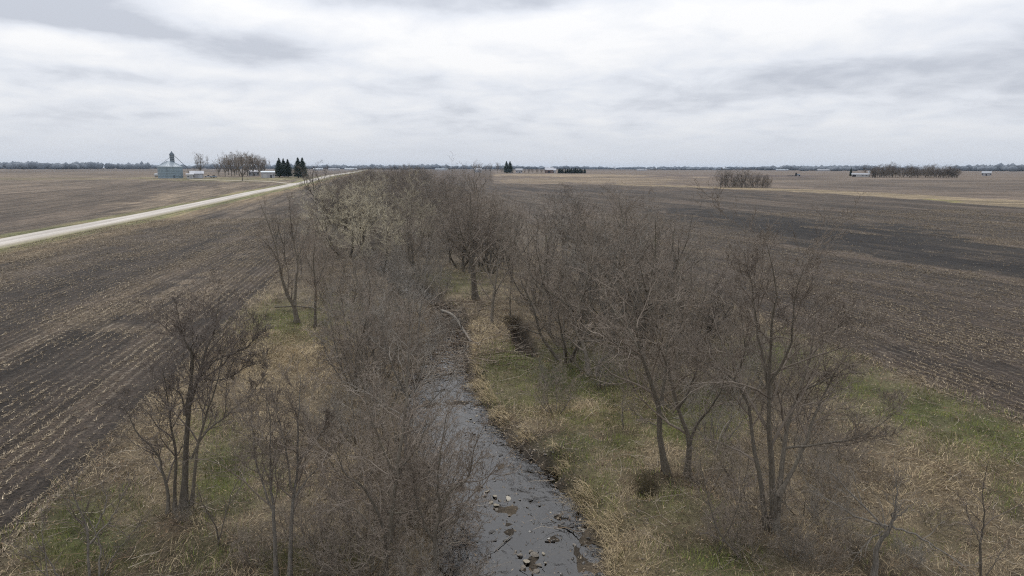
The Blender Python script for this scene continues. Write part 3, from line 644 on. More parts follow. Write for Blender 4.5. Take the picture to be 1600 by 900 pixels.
photo_tree('bare_tree', 'short thick leaning trunk with long whip branches at the lower right edge', T, (1366, 905), [
    ([(1366, 908), (1372, 855), (1390, 825), (1400, 787), (1401, 750)], .13, .008), ([(1388, 822), (1340, 808), (1294, 780), (1262, 760)], .05, .006), ([(1384, 826), (1345, 785), (1300, 740), (1285, 715)], .05, .006),
    ([(1394, 822), (1437, 840), (1487, 870), (1525, 900)], .05, .006), ([(1380, 830), (1352, 850), (1325, 892)], .04, .006), ([(1393, 815), (1412, 798), (1432, 782)], .04, .006)], 'sapling', 'bark_grey', 'twig_grey', FG, 1.0, 11, .3)
SG = 'leafless saplings on the near banks'
SP = 'sapling'
photo_tree('sapling', 'upright thin sapling at the far lower right corner', SP, (1534, 905), [([(1533, 908), (1534, 840), (1538, 815), (1535, 765), (1545, 720)], .06, .006), ([(1535, 884), (1560, 870), (1574, 848)], .03, .005), ([(1534, 850), (1515, 815), (1508, 780)], .03, .005)], 'sapling', 'bark_dark', 'twig_dark', SG, 1, 12)
photo_tree('sapling', 'curved dark sapling leaning left at the foot of the grassy right bank', SP, (1165, 880), [([(1165, 882), (1140, 852), (1122, 827), (1109, 790), (1103, 765), (1093, 715)], .06, .006), ([(1122, 827), (1150, 800), (1160, 760)], .03, .005)], 'sapling', 'bark_dark', 'twig_dark', SG, 1, 13)
photo_tree('sapling', 'small Y-shaped bare sapling right of the dark multi-stemmed tree', SP, (344, 853), [([(344, 855), (335, 819), (318, 790), (307, 760)], .045, .006), ([(336, 820), (361, 773), (386, 730)], .035, .005)], 'sapling', 'bark_dark', 'twig_dark', SG, 1, 14)
photo_tree('sapling', 'many-stemmed grey sapling on the green patch in the lower left corner', SP, (145, 905), [([(139, 908), (137, 836), (124, 796), (110, 764), (93, 720)], .06, .006), ([(153, 908), (157, 857), (146, 825), (126, 790)], .05, .005), ([(150, 825), (167, 781), (154, 750)], .035, .005), ([(156, 893), (182, 862), (222, 815)], .04, .005), ([(140, 850), (180, 800), (195, 755)], .04, .005)], 'sapling', 'bark_grey', 'twig_dark', SG, 1.2, 15)
photo_tree('sapling', 'low crooked sapling at the extreme lower left edge', SP, (98, 908), [([(98, 910), (69, 865), (46, 825)], .045, .005), ([(72, 868), (66, 838), (68, 808)], .03, .005), ([(85, 890), (52, 878), (20, 850)], .03, .005)], 'sapling', 'bark_grey', 'twig_dark', SG, 1, 16)
photo_tree('bare_tree', 'V-shaped twin trunks on the green slope right of the gully', T, (922, 584), [([(921, 586), (916, 555), (909, 533), (897, 513), (889, 477), (870, 425), (855, 370)], .20, .012), ([(930, 586), (938, 565), (955, 550), (978, 515), (1000, 450), (1010, 390)], .17, .012), ([(914, 582), (894, 560), (870, 530)], .07, .008), ([(897, 513), (910, 460), (925, 400), (930, 340)], .10, .01), ([(889, 477), (850, 450), (820, 420)], .08, .01), ([(978, 515), (1020, 480), (1050, 440)], .08, .01)], 'dense', 'bark', 'twig', FG, .9, 17, .4)
photo_tree('bare_tree', 'single straight trunk on the bank above the gully head', T, (768, 507), [([(768, 509), (770, 477), (773, 452), (780, 400), (790, 345)], .20, .012), ([(772, 460), (795, 420), (812, 380)], .08, .01), ([(773, 450), (755, 410), (750, 370)], .08, .01)], 'dense', 'bark', 'twig', FG, .8, 18)
photo_tree('bare_tree', 'pair of tall trunks in mid belt, just left of the trunk above the gully', T, (743, 466), [([(740, 468), (737, 420), (729, 388), (717, 353), (710, 325)], .25, .015), ([(746, 466), (740, 420), (736, 367), (736, 329), (735, 298)], .25, .015), ([(738, 400), (760, 360), (775, 325)], .12, .012)], 'dense', 'bark_dark', 'twig', FG, .95, 19)
photo_tree('sapling', 'small single-stemmed sapling in the pale grass behind the burrow', SP, (974, 671), [([(975, 673), (972, 640), (975, 598)], .06, .006)], 'sapling', 'bark', 'twig', SG, 1.2, 20)
photo_tree('sapling', 'thin dark sapling left of the V-shaped twin trunks, below the gully head', SP, (798, 494), [([(798, 495), (797, 465), (800, 425)], .09, .008)], 'sapling', 'bark_dark', 'twig', SG, 1.2, 21)

photo_tree('bare_tree', 'cluster of slim dark trunks in the thicket, right of the pale clearing', T, (560, 602), [([(557, 604), (556, 562), (565, 530), (578, 465), (572, 415)], .11, .01), ([(566, 606), (578, 560), (600, 510), (612, 455)], .09, .01), ([(553, 604), (540, 560), (530, 520), (520, 470)], .09, .01)], 'open', 'bark_dark', 'twig', FG, 1.0, 22, .3)
photo_tree('bare_tree', 'dead-looking grey snag with few limbs in the thicket beside the driftwood jam', T, (652, 548), [([(652, 550), (655, 500), (662, 450), (668, 405)], .12, .02), ([(656, 495), (680, 460), (690, 430)], .06, .012)], 'sapling', 'bark_grey', 'twig_grey', FG, .8, 23, .2)
# ------------------------------------------------------------------ tree kinds repeated through the belt
def gen_stems(r, n, h, sp, r0, fork=0.0, upright=.6):
    out = []
    if fork:
        base = np.array([[0, 0, -.2], [r.normal(0, .1), r.normal(0, .1), fork*h*.5], [r.normal(0, .2), r.normal(0, .2), fork*h], [r.normal(0, .5), r.normal(0, .5), h*.72], [r.normal(0, .7), r.normal(0, .7), h]])
        out.append((base, r0, r0*.07)); src = base[2]; rr = r0*.62; k0 = 1
    else: src = np.array([0, 0, -.2]); rr = r0; k0 = 0
    for k in range(k0, n):
        az = 6.283*(k+r.uniform(-.3, .3))/n; s = sp*r.uniform(.55, 1.1); hh = h*r.uniform(.72, 1.0)
        d = np.array([math.cos(az), math.sin(az)]); z0 = src[2]*r.uniform(.75, 1.3) if fork else -.2
        st = np.array([src[0], src[1], z0])+([0, 0, 0] if fork else [d[0]*.25, d[1]*.25, 0]); pts = [st]
        for t in (.25, .5, .75, 1.0):
            q = t**upright; w = r.normal(0, .03*h, 2)*t
            pts.append([st[0]+d[0]*s*q+w[0], st[1]+d[1]*s*q+w[1], z0+(hh-z0)*t])
        out.append((np.array(pts, float), rr*r.uniform(.7, 1.05), r0*.07))
    return out
PROTO = {}
def kind(key, name, cat, n, h, sp, r0, fork, sty, bark, twig, dens, seed, upright=.6):
    r = np.random.default_rng(500+seed); root = thing(name, '', cat, (0, 0, 0)); dress(root, *skeleton(r, gen_stems(r, n, h, sp, r0, fork, upright), sty, dens)[:3], bark, twig)
    zz = np.empty(len(root.children[-1].data.vertices)*3, np.float32); root.children[-1].data.vertices.foreach_get('co', zz); PROTO[key] = [root, False, float(np.percentile(zz[2::3], 99.5))]
kind('tall_a', 'bare_tree', T, 5, 11.5, 3.4, .20, .26, 'dense', 'bark', 'twig', .9, 1)
kind('tall_b', 'bare_tree', T, 5, 11.0, 3.8, .15, 0, 'dense', 'bark_dark', 'twig', .9, 2)
kind('tall_c', 'bare_tree', T, 5, 11.0, 3.2, .16, .2, 'dense', 'bark_grey', 'twig_grey', .9, 3)
kind('tall_d', 'bare_tree', T, 4, 10.5, 3.0, .17, .3, 'dense', 'bark_dark', 'twig_dark', .95, 4)
kind('shrub_a', 'bare_shrub', 'shrub', 9, 4.5, 2.3, .045, 0, 'bushy', 'bark', 'twig', .8, 5)
kind('shrub_b', 'bare_shrub', 'shrub', 9, 4.5, 2.0, .045, 0, 'bushy', 'bark_grey', 'twig_grey', .8, 6)
kind('shrub_c', 'bare_shrub', 'shrub', 8, 2.2, 1.6, .03, 0, 'bushy', 'bark_dark', 'twig_red', .7, 7)
kind('willow', 'willow_tree', 'tree', 6, 8.5, 4.6, .17, 0, 'willow', 'bark', 'twig_willow', .85, 8, .5)
kind('fan', 'cottonwood_tree', 'tree', 7, 22, 8.5, .5, .2, 'cotton', 'bark', 'twig', 1.1, 9, .75)
kind('fan_b', 'cottonwood_tree', 'tree', 6, 22, 7.5, .5, .3, 'cotton', 'bark_dark', 'twig', 1.1, 10, .75)
kind('fan_c', 'bare_tree', T, 6, 11, 3.6, .2, .16, 'dense', 'bark_dark', 'twig_dark', .9, 11, .7)
def place(key, X, Y, label, group, sc=1.0, rz=None, wide=None, sink=.1):
    p = PROTO[key]; rz = rng.uniform(0, 6.28) if rz is None else rz; loc = (float(X), float(Y), float(height(X, Y))-sink); w = sc*(wide or rng.uniform(.9, 1.12))
    if not p[1]:
        o = p[0]; p[1] = True; o.location = loc; o.rotation_euler = (0, 0, rz); o.scale = (w, w, sc); tag(o, label, None, group); return o
    return dup(p[0], loc, rz, (w, w, sc), label, group)
def at_px(key, px, py, hgt, label, group, **k):
    x, y = gp(px, py); return place(key, x, y, label, group, hgt/PROTO[key][2], **k)
GT = 'bare trees massed in the right-hand part of the belt'
for (px, py, h, key) in [(884, 566, 9.5, 'tall_b'), (955, 552, 11.5, 'tall_c'), (1005, 560, 11.2, 'tall_a'), (1052, 575, 8.5, 'tall_b'), (1110, 560, 6.8, 'tall_d'), (858, 522, 10.5, 'tall_a'), (1012, 520, 11.8, 'tall_b'),
        (905, 500, 11.6, 'tall_c'), (960, 500, 12.0, 'tall_a'), (1062, 520, 8.6, 'tall_c'), (838, 478, 10.5, 'tall_b'), (905, 460, 11.8, 'tall_d'), (980, 465, 11.5, 'tall_b'), (1040, 480, 9.5, 'tall_a'), (850, 440, 11, 'tall_c'), (930, 425, 11.5, 'tall_b'), (800, 440, 10.5, 'tall_a'), (880, 408, 10.5, 'tall_a'), (1000, 430, 10, 'tall_c')]:
    at_px(key, px, py, h, {'tall_a': 'brown bare tree in the tangled mass right of the gully', 'tall_b': 'dark many-stemmed bare tree in the tangled mass right of the gully', 'tall_c': 'grey-twigged bare tree in the tangled mass right of the gully', 'tall_d': 'near-black bare tree in the tangled mass right of the gully'}[key], GT, wide=rng.uniform(1.15, 1.4))
for (px, py, h, key) in [(690, 436, 6.5, 'tall_c'), (734, 428, 10, 'tall_d'), (655, 428, 9.5, 'tall_b'), (702, 410, 10, 'tall_a'), (765, 428, 10, 'tall_b'), (618, 425, 6.5, 'tall_c'), (470, 430, 9, 'tall_c'), (446, 408, 8.5, 'tall_a'), (432, 385, 8.5, 'tall_c'), (795, 408, 10, 'tall_c'), (755, 405, 10.5, 'tall_a'), (640, 405, 10, 'tall_b'), (505, 425, 4.6, 'tall_b')]:
    at_px(key, px, py, h, {'tall_a': 'brown bare tree around the vanishing head of the creek', 'tall_b': 'dark many-stemmed bare tree around the vanishing head of the creek', 'tall_c': 'grey-twigged bare tree around the vanishing head of the creek', 'tall_d': 'near-black bare tree around the vanishing head of the creek'}[key], 'bare trees around the vanishing head of the creek')
GS = 'leafless shrubs in the thicket between the creek and the left clearing'
for (px, py, h, key) in [(556, 600, 6.6, 'shrub_b'), (578, 612, 5.8, 'shrub_a'), (606, 628, 5.2, 'shrub_a'), (600, 560, 5.4, 'shrub_a'), (642, 560, 2.2, 'shrub_a'), (572, 535, 5.4, 'shrub_b'), (612, 520, 5.6, 'shrub_b'), (650, 520, 2.6, 'shrub_a'),
        (540, 500, 5.6, 'shrub_a'), (588, 490, 6.0, 'shrub_b'), (632, 486, 4.2, 'shrub_b'), (520, 460, 5.2, 'shrub_a'), (560, 455, 5.0, 'shrub_a'), (604, 452, 5.2, 'shrub_b'), (672, 470, 3.0, 'shrub_a'), (690, 455, 3.5, 'shrub_b'), (650, 445, 6.0, 'shrub_b'), (500, 440, 4.6, 'shrub_a'), (700, 510, 2.6, 'shrub_b'), (664, 545, 3.2, 'shrub_a')]:
    at_px(key, px, py, h, {'shrub_a': 'brown-twigged leafless shrub in the thicket left of the creek', 'shrub_b': 'purple-grey leafless shrub in the thicket left of the creek'}[key], GS)
for (px, py, h, key) in [(880, 545, 5, 'shrub_a'), (925, 535, 5.5, 'shrub_a'), (975, 540, 5.5, 'shrub_b'), (1030, 545, 5, 'shrub_a'), (1080, 545, 5, 'shrub_b'), (850, 500, 5, 'shrub_a'), (900, 480, 6, 'shrub_b'), (950, 480, 6, 'shrub_a'), (1000, 490, 6, 'shrub_a'), (1050, 490, 5.5, 'shrub_b'), (1100, 520, 5, 'shrub_a'), (840, 455, 5.5, 'shrub_a'), (1020, 455, 6, 'shrub_a'), (1150, 560, 4.5, 'shrub_a'), (1130, 520, 4.8, 'shrub_b')]:
    at_px(key, px, py, h, {'shrub_a': 'brown shrub under the tangled trees right of the gully', 'shrub_b': 'grey shrub under the tangled trees right of the gully'}[key], 'undergrowth of the right-hand trees')
for (px, py, h, key) in [(545, 900, 3.0, 'shrub_a'), (660, 850, 3.0, 'shrub_a'), (590, 840, 3.0, 'shrub_a'), (670, 780, 3.4, 'shrub_a'), (650, 730, 3.8, 'shrub_a'), (560, 690, 3.6, 'shrub_b'), (625, 690, 3.8, 'shrub_a'), (700, 800, 2.2, 'shrub_a'), (715, 905, 1.8, 'shrub_a'), (480, 850, 2.2, 'shrub_a')]:
    at_px(key, px, py, h, {'shrub_a': 'brown shrub in the near brush along the left edge of the water', 'shrub_b': 'grey shrub in the near brush along the left edge of the water'}[key], 'near brush along the left water edge', wide=1.2)
for (px, py, h, key) in [(1180, 820, 2.4, 'shrub_a'), (1290, 830, 1.8, 'shrub_b'), (1300, 770, 2.0, 'shrub_a'), (1110, 760, 2.2, 'shrub_a'), (1330, 860, 1.5, 'shrub_a'), (1280, 890, 1.6, 'shrub_a'), (1420, 880, 1.3, 'shrub_b'), (1240, 700, 3.0, 'shrub_a'), (1320, 720, 1.6, 'shrub_a'), (1130, 850, 1.6, 'shrub_a'), (1460, 820, 1.0, 'shrub_c'), (1380, 760, 1.2, 'shrub_c')]:
    at_px(key, px, py, h, {'shrub_a': 'brown shrub in the lower right tangle around the largest tree', 'shrub_b': 'grey shrub in the lower right tangle around the largest tree', 'shrub_c': 'low russet shrub in the lower right tangle beyond the leaning trunk'}[key], 'lower right tangle', wide=1.2)
for (px, py, h, key, lab) in [(868, 640, 2.9, 'shrub_a', 'lone twiggy shrub on the green slope between creek and V-shaped trunks'), (528, 562, 2.0, 'shrub_c', 'low russet bramble mound at the edge of the pale grass clearing'),
        (575, 905, 3.2, 'shrub_a', 'brown shrub at the bottom edge under the broad fan tree'), (655, 912, 2.6, 'shrub_b', 'grey shrub at the bottom edge beside the water'), (700, 900, 2.0, 'shrub_c', 'russet brush overhanging the water at the bottom edge'),
        (515, 880, 2.4, 'shrub_a', 'brown shrub between the slender pair and the broad fan tree'), (640, 800, 3.4, 'shrub_a', 'brown shrub on the left bank beside the riffle'), (690, 500, 2.0, 'shrub_c', 'russet brush along the far creek bank under the fallen log'),
        (1150, 640, 4.6, 'shrub_b', 'pale purple-grey shrub left of the largest right-hand tree'), (1115, 690, 3.6, 'shrub_b', 'grey shrub between the curved trunk and the largest right-hand tree'), (1095, 615, 4.6, 'shrub_a', 'brown shrub behind the curved forking trunk'),
        (1170, 870, 1.9, 'shrub_c', 'russet bramble at the foot of the largest right-hand tree'), (1255, 800, 2.0, 'shrub_c', 'russet bramble right of the largest right-hand tree'), (1155, 750, 2.6, 'shrub_a', 'twiggy brown shrub left of the foot of the largest right-hand tree'),
        (1265, 740, 2.2, 'shrub_b', 'grey twiggy shrub below the low right limb of the largest tree'), (1240, 880, 1.7, 'shrub_b', 'low grey brush between the largest right-hand tree and the leaning trunk'), (1060, 640, 3.6, 'shrub_a', 'brown shrub on the green patch behind the tree above the burrow'),
        (1215, 620, 4.4, 'shrub_a', 'brown shrub at the right field edge behind the largest right-hand tree'), (1000, 610, 4.2, 'shrub_a', 'twiggy brown shrub on the slope left of the tall tree above the burrow'), (940, 600, 3.2, 'shrub_b', 'grey shrub beside the V-shaped twin trunks'),
        (860, 600, 2.2, 'shrub_b', 'low grey shrub below the V-shaped trunks, near the creek'), (285, 812, 1.0, 'shrub_b', 'pile of pale dead brush at the foot of the dark multi-stemmed tree'),
        (820, 478, 2.2, 'shrub_c', 'russet brush hanging over the gully head'), (735, 498, 1.8, 'shrub_c', 'russet brush on the crumbling creek bank beside the log'), (420, 560, 1.4, 'shrub_c', 'small russet weed clump in the pale clearing'), (400, 880, 1.6, 'shrub_a', 'low twiggy shrub left of the slender pair at the bottom edge'),
        (365, 640, 1.5, 'shrub_a', 'sparse low shrub at the right edge of the stubble, behind the dark tree'), (560, 760, 3.0, 'shrub_a', 'brown shrub in the litter between slender pair and broad fan tree'), (500, 680, 2.2, 'shrub_b', 'grey shrub in the litter above the slender pair')]:
    at_px(key, px, py, h, lab, 'single shrubs and brush on the near banks')
for (px, py, h, lab) in [(545, 402, 10.0, 'olive-yellow budding willow, left one of the pale willow clump'), (600, 372, 12.0, 'tallest olive-yellow budding willow at the back of the pale clump'), (512, 372, 9.5, 'small olive-yellow budding willow at the left end of the pale clump'), (596, 412, 9.0, 'low spreading olive-yellow willow at the front of the pale clump'), (560, 365, 10.5, 'olive-yellow budding willow in the middle of the pale clump'), (655, 392, 8, 'faded olive willow right of the pale clump')]:
    at_px('willow', px, py, h*1.06, lab, 'budding willows in the belt', wide=1.2)
at_px('fan_c', 494, 320, 15.5, 'dark fan-shaped bare tree standing clear at the left edge of the belt near the road', 'stand-out bare trees in the far belt', wide=1.35)
at_px('tall_a', 742, 322, 15.5, 'rounded open bare tree at the right end of the far belt, against the fields', 'stand-out bare trees in the far belt', wide=1.15)
at_px('tall_c', 715, 326, 14.5, 'dense rounded bare tree just left of the open one at the far belt end', 'stand-out bare trees in the far belt', wide=1.15)
GB = 'bare trees of the belt following the creek into the distance'
LB = {'tall_a': 'brown bare tree in the distant creek belt', 'tall_b': 'dark brown bare tree in the distant creek belt', 'tall_c': 'grey bare tree in the distant creek belt', 'tall_d': 'blackish bare tree in the distant creek belt', 'shrub_a': 'brown leafless bush in the distant creek belt', 'shrub_b': 'grey leafless bush in the distant creek belt'}
r2 = np.random.default_rng(21); nB = 0; used = []
while nB < 215:
    a = r2.uniform(90, 430); a = a if r2.random() < .8 else r2.uniform(90, 200)
    lo = np.interp(a, [90, 120, 200, 300, 430], [-9, -11, -18, -20, -18]); hi = np.interp(a, [90, 150, 200, 260, 300, 430], [17, 19, 20, 20, 18, 24])
    b = r2.uniform(lo, hi); X, Y = to_xy(a, b)
    if any((X-u)**2+(Y-v)**2 < (2.1+a*.004)**2 for u, v in used): continue
    used.append((X, Y)); nB += 1
    wl = abs(a-114) < 30 and -15 < b < 8
    if wl: key, h = ('shrub_b' if r2.random() < .5 else 'shrub_a'), r2.uniform(3.0, 4.2)
    elif r2.random() < .25 and a < 260: key, h = ('shrub_a', 'shrub_b')[r2.integers(2)], r2.uniform(5, 7)
    else: key, h = ('tall_a', 'tall_b', 'tall_c', 'tall_d', 'tall_b')[r2.integers(5)], r2.uniform(8.0, 11.0)+np.interp(a, [90, 250, 420], [0, .8, 1.8])
    place(key, X, Y, LB[key], GB, h/PROTO[key][2], wide=r2.uniform(1.1, 1.4))

# ------------------------------------------------------------------ ground cover (uncountable): matted grass, litter, stubble
def blades(P, h, w, az, lean, colr, r, seg=2):
    """ribbons bending over: P (n,3), height, width, azimuth, lean 0..1.4"""
    n = len(P); d = np.stack([np.cos(az), np.sin(az), np.zeros(n)], -1); sdv = np.stack([-np.sin(az), np.cos(az), np.zeros(n)], -1)
    tw = r.uniform(-.8, .8, n); sdv = sdv*np.cos(tw)[:, None]+np.array([0, 0, 1.])*np.sin(tw)[:, None]
    V = np.empty((n, 2*seg+2, 3)); p = P.copy(); an = lean*.72
    for k in range(seg+1):
        ww = w*(1-k/(seg+.35)); V[:, 2*k] = p-sdv*ww[:, None]*.5; V[:, 2*k+1] = p+sdv*ww[:, None]*.5
        p = p+(h/seg)[:, None]*(d*np.sin(an)[:, None]+np.array([0, 0, 1.])*np.cos(an)[:, None]); an = an+lean/seg*1.05
    i = np.arange(n*(2*seg+2)).reshape(n, -1); Q = np.concatenate([np.stack([i[:, 2*k], i[:, 2*k+1], i[:, 2*k+3], i[:, 2*k+2]], -1) for k in range(seg)])
    return V.reshape(-1, 3), Q, np.repeat(colr, 2*seg+2, axis=0)
r3 = np.random.default_rng(5)
def scatter(n, a0, a1, b0, b1, fall=30., pw=1.2):
    a = a0*np.exp(r3.random(n)*math.log(a1/a0)) if pw is None else a0+(a1-a0)*r3.random(n)
    b = r3.uniform(b0, b1, n); X, Y = to_xy(a, b); D = np.hypot(X, Y)
    k = (r3.random(n) < np.minimum(1, (fall/D)**(pw or 0)))&in_view(X, Y, np.zeros(n)); return X[k], Y[k], D[k], b[k]
def not_water(X, Y, m=.15):
    l, q = creek(Y); return (X < l-m+(fbm(X/1.2, Y/1.2, 51)-.5)*1.2) | (X > q+m-(fbm(X/1.2, Y/1.2, 51)-.5)*.96)
X, Y, D, b = scatter(620000, 14, 125, -15.2, 35.4, 30, 1.75)
dens = fbm(X/1.4, Y/1.4, 91); k = not_water(X, Y) & (dens+.25*straw_at(X, Y) > r3.uniform(.22, .62, len(X))); k &= np.hypot(X-BUR[0], Y-BUR[1]) > .38; k &= (seg_dist(X, Y, GUL) > .85) & (mud_at(X, Y) < r3.uniform(.2, .5, len(X)))
X, Y, D, b = X[k], Y[k], D[k], b[k]; n = len(X); gr = green_at(X, Y)*1.25; stw = straw_at(X, Y); isg = r3.random(n) < gr*1.35
swirl = fbm(X/2.3, Y/2.3, 93)*14+r3.normal(0, .75, n); lush = sst(.4, .7, fbm(X/2.6, Y/2.6, 95))
base = np.where((r3.random(n) < .40+.6*stw)[:, None], A_((.46, .39, .27)), A_((.235, .198, .145)))*r3.uniform(.55, 1.35, (n, 1)); base[r3.random(n) < .25] *= .38
gcol = np.where((r3.random(n) < .6)[:, None], A_((.135, .175, .042)), A_((.20, .22, .072)))*r3.uniform(.6, 1.35, (n, 1))
Z = height(X, Y); sz = np.sqrt(np.maximum(D, 20)/26)
def stuff(name, lab, cat, V, Q, C, mt):
    TRI[0] += 2*len(Q); return tag(link(name, mesh(name, V, Q, [M[mt]], False, C)), lab, cat, None, 'stuff')
for nm, sel, cc, lab, cat in [('dead_grass', ~isg, base, 'matted straw-coloured dead grass covering both creek banks', 'grass'), ('green_grass', isg, gcol, 'patches of fresh green grass among the dead grass', 'grass')]:
    q = sel; m_ = int(q.sum()); dead = nm == 'dead_grass'
    hh = (r3.uniform(.25, .75, m_)*(.6+.8*lush[q]+.5*stw[q])*(1-.55*np.minimum(gr[q], 1)) if dead else r3.uniform(.16, .40, m_))*sz[q]**.5; ww = r3.uniform(.007, .016, m_)*sz[q]*(1 if dead else 1.3)
    stuff(nm, lab, cat, *blades(np.stack([X, Y, Z-.02], -1)[q], hh, ww, swirl[q], r3.uniform(.8, 1.6, m_) if dead else r3.uniform(.1, .9, m_), cc[q], r3), 'tint')
bp = np.array([o.location[:] for o in S.objects if o.parent is None and o.get('group') in (FG, SG)]); n = 90*len(bp); c_ = np.repeat(bp, 90, 0); ra_ = r3.uniform(0, 6.28, n); rr_ = .12+np.abs(r3.normal(0, .42, n)); wx, wy = c_[:, 0]+np.cos(ra_)*rr_, c_[:, 1]+np.sin(ra_)*rr_
stuff('trunk_weeds', 'dry weeds and litter piled round the trunk bases', 'weeds', *blades(np.stack([wx, wy, height(wx, wy)-.02], -1), r3.uniform(.25, .8, n), r3.uniform(.010, .022, n), ra_+r3.normal(0, .8, n), r3.uniform(.3, 1.4, n), A_([(.16, .13, .095), (.09, .072, .052), (.30, .25, .175)])[r3.integers(0, 3, n)]*r3.uniform(.6, 1.2, (n, 1)), r3), 'tint')
# overhanging tufts along the right bank edge
yy = r3.uniform(18, 60, 9000); l_, q_ = creek(yy); xx = q_+r3.uniform(-.1, 1.1, 9000)-(fbm(q_/1.2, yy/1.2, 51)-.5)*.9; tn = (fbm(xx/.8, yy/.8, 97) > .47) & (mud_at(xx, yy) < .3); xx, yy = xx[tn], yy[tn]; n = len(xx)
stuff('bank_grass', 'long straw tufts drooping over the right water edge', 'grass', *blades(np.stack([xx, yy, height(xx, yy)], -1), r3.uniform(.4, .9, n), r3.uniform(.01, .02, n), np.pi+r3.normal(0, .8, n), r3.uniform(.7, 1.5, n), A_((.42, .355, .24))*r3.uniform(.5, 1.4, (n, 1)), r3), 'tint')
# leaf litter and fallen twigs
X, Y, D, b = scatter(120000, 14, 75, -15, 35, 27, 1.7); k = not_water(X, Y, -.6) | (r3.random(len(X)) < .10); X, Y, D = X[k], Y[k], D[k]; n = len(X)
wl_ = ~not_water(X, Y, -.1); Zl = np.where(wl_, WATER+.012, height(X, Y)+.02)
pal = A_([(.20, .14, .09), (.12, .085, .06), (.28, .22, .155), (.09, .07, .055), (.32, .28, .23)])[r3.integers(0, 5, n)]*r3.uniform(.7, 1.3, (n, 1))
V, Q, C = blades(np.stack([X, Y, Zl], -1), r3.uniform(.05, .17, n)*np.sqrt(D/26), r3.uniform(.014, .04, n)*np.sqrt(D/26), r3.uniform(0, 6.28, n), r3.uniform(1.2, 1.75, n), pal, r3, 1)
stuff('leaf_litter', 'brown leaf and weed litter strewn over the banks', 'leaf litter', V, Q, C, 'litter')
n = 4600; X, Y, D, b = scatter(n*4, 15, 80, -14, 34, 30, 1.4); k = not_water(X, Y, -.2) | (r3.random(len(X)) < .05); X, Y = X[k][:n], Y[k][:n]; n = len(X)
az = r3.uniform(0, 6.28, n); ln = r3.uniform(.4, 2.2, n)*r3.uniform(.5, 1, n); z0 = np.maximum(height(X, Y), WATER)+.05; P = np.empty((n, 4, 3)); bend = r3.normal(0, .35, n); rise = r3.uniform(-.05, .4, n)
for q in range(4):
    t = q/3; P[:, q] = np.stack([X+np.cos(az+bend*t)*ln*t, Y+np.sin(az+bend*t)*ln*t, z0+rise*t*ln*.6+.05*np.sin(t*7+az)], -1)
tv, tq = tubes(P, np.linspace(1, .45, 4)[None]*r3.uniform(.006, .017, n)[:, None], 3, r3)
pal = A_([(.26, .23, .20), (.15, .12, .10), (.36, .33, .29), (.20, .15, .11)])[r3.integers(0, 4, n)]
stuff('fallen_twigs', 'fallen grey and brown sticks scattered on the banks', 'twigs', tv, tq, np.repeat(pal, 12, 0), 'litter')
def tint_lum(X, Y):
    a, b = to_ab(X, Y); return tint[np.clip(np.searchsorted(as_, a), 0, len(as_)-1), np.clip(np.searchsorted(bs, b), 0, len(bs)-1), 0]
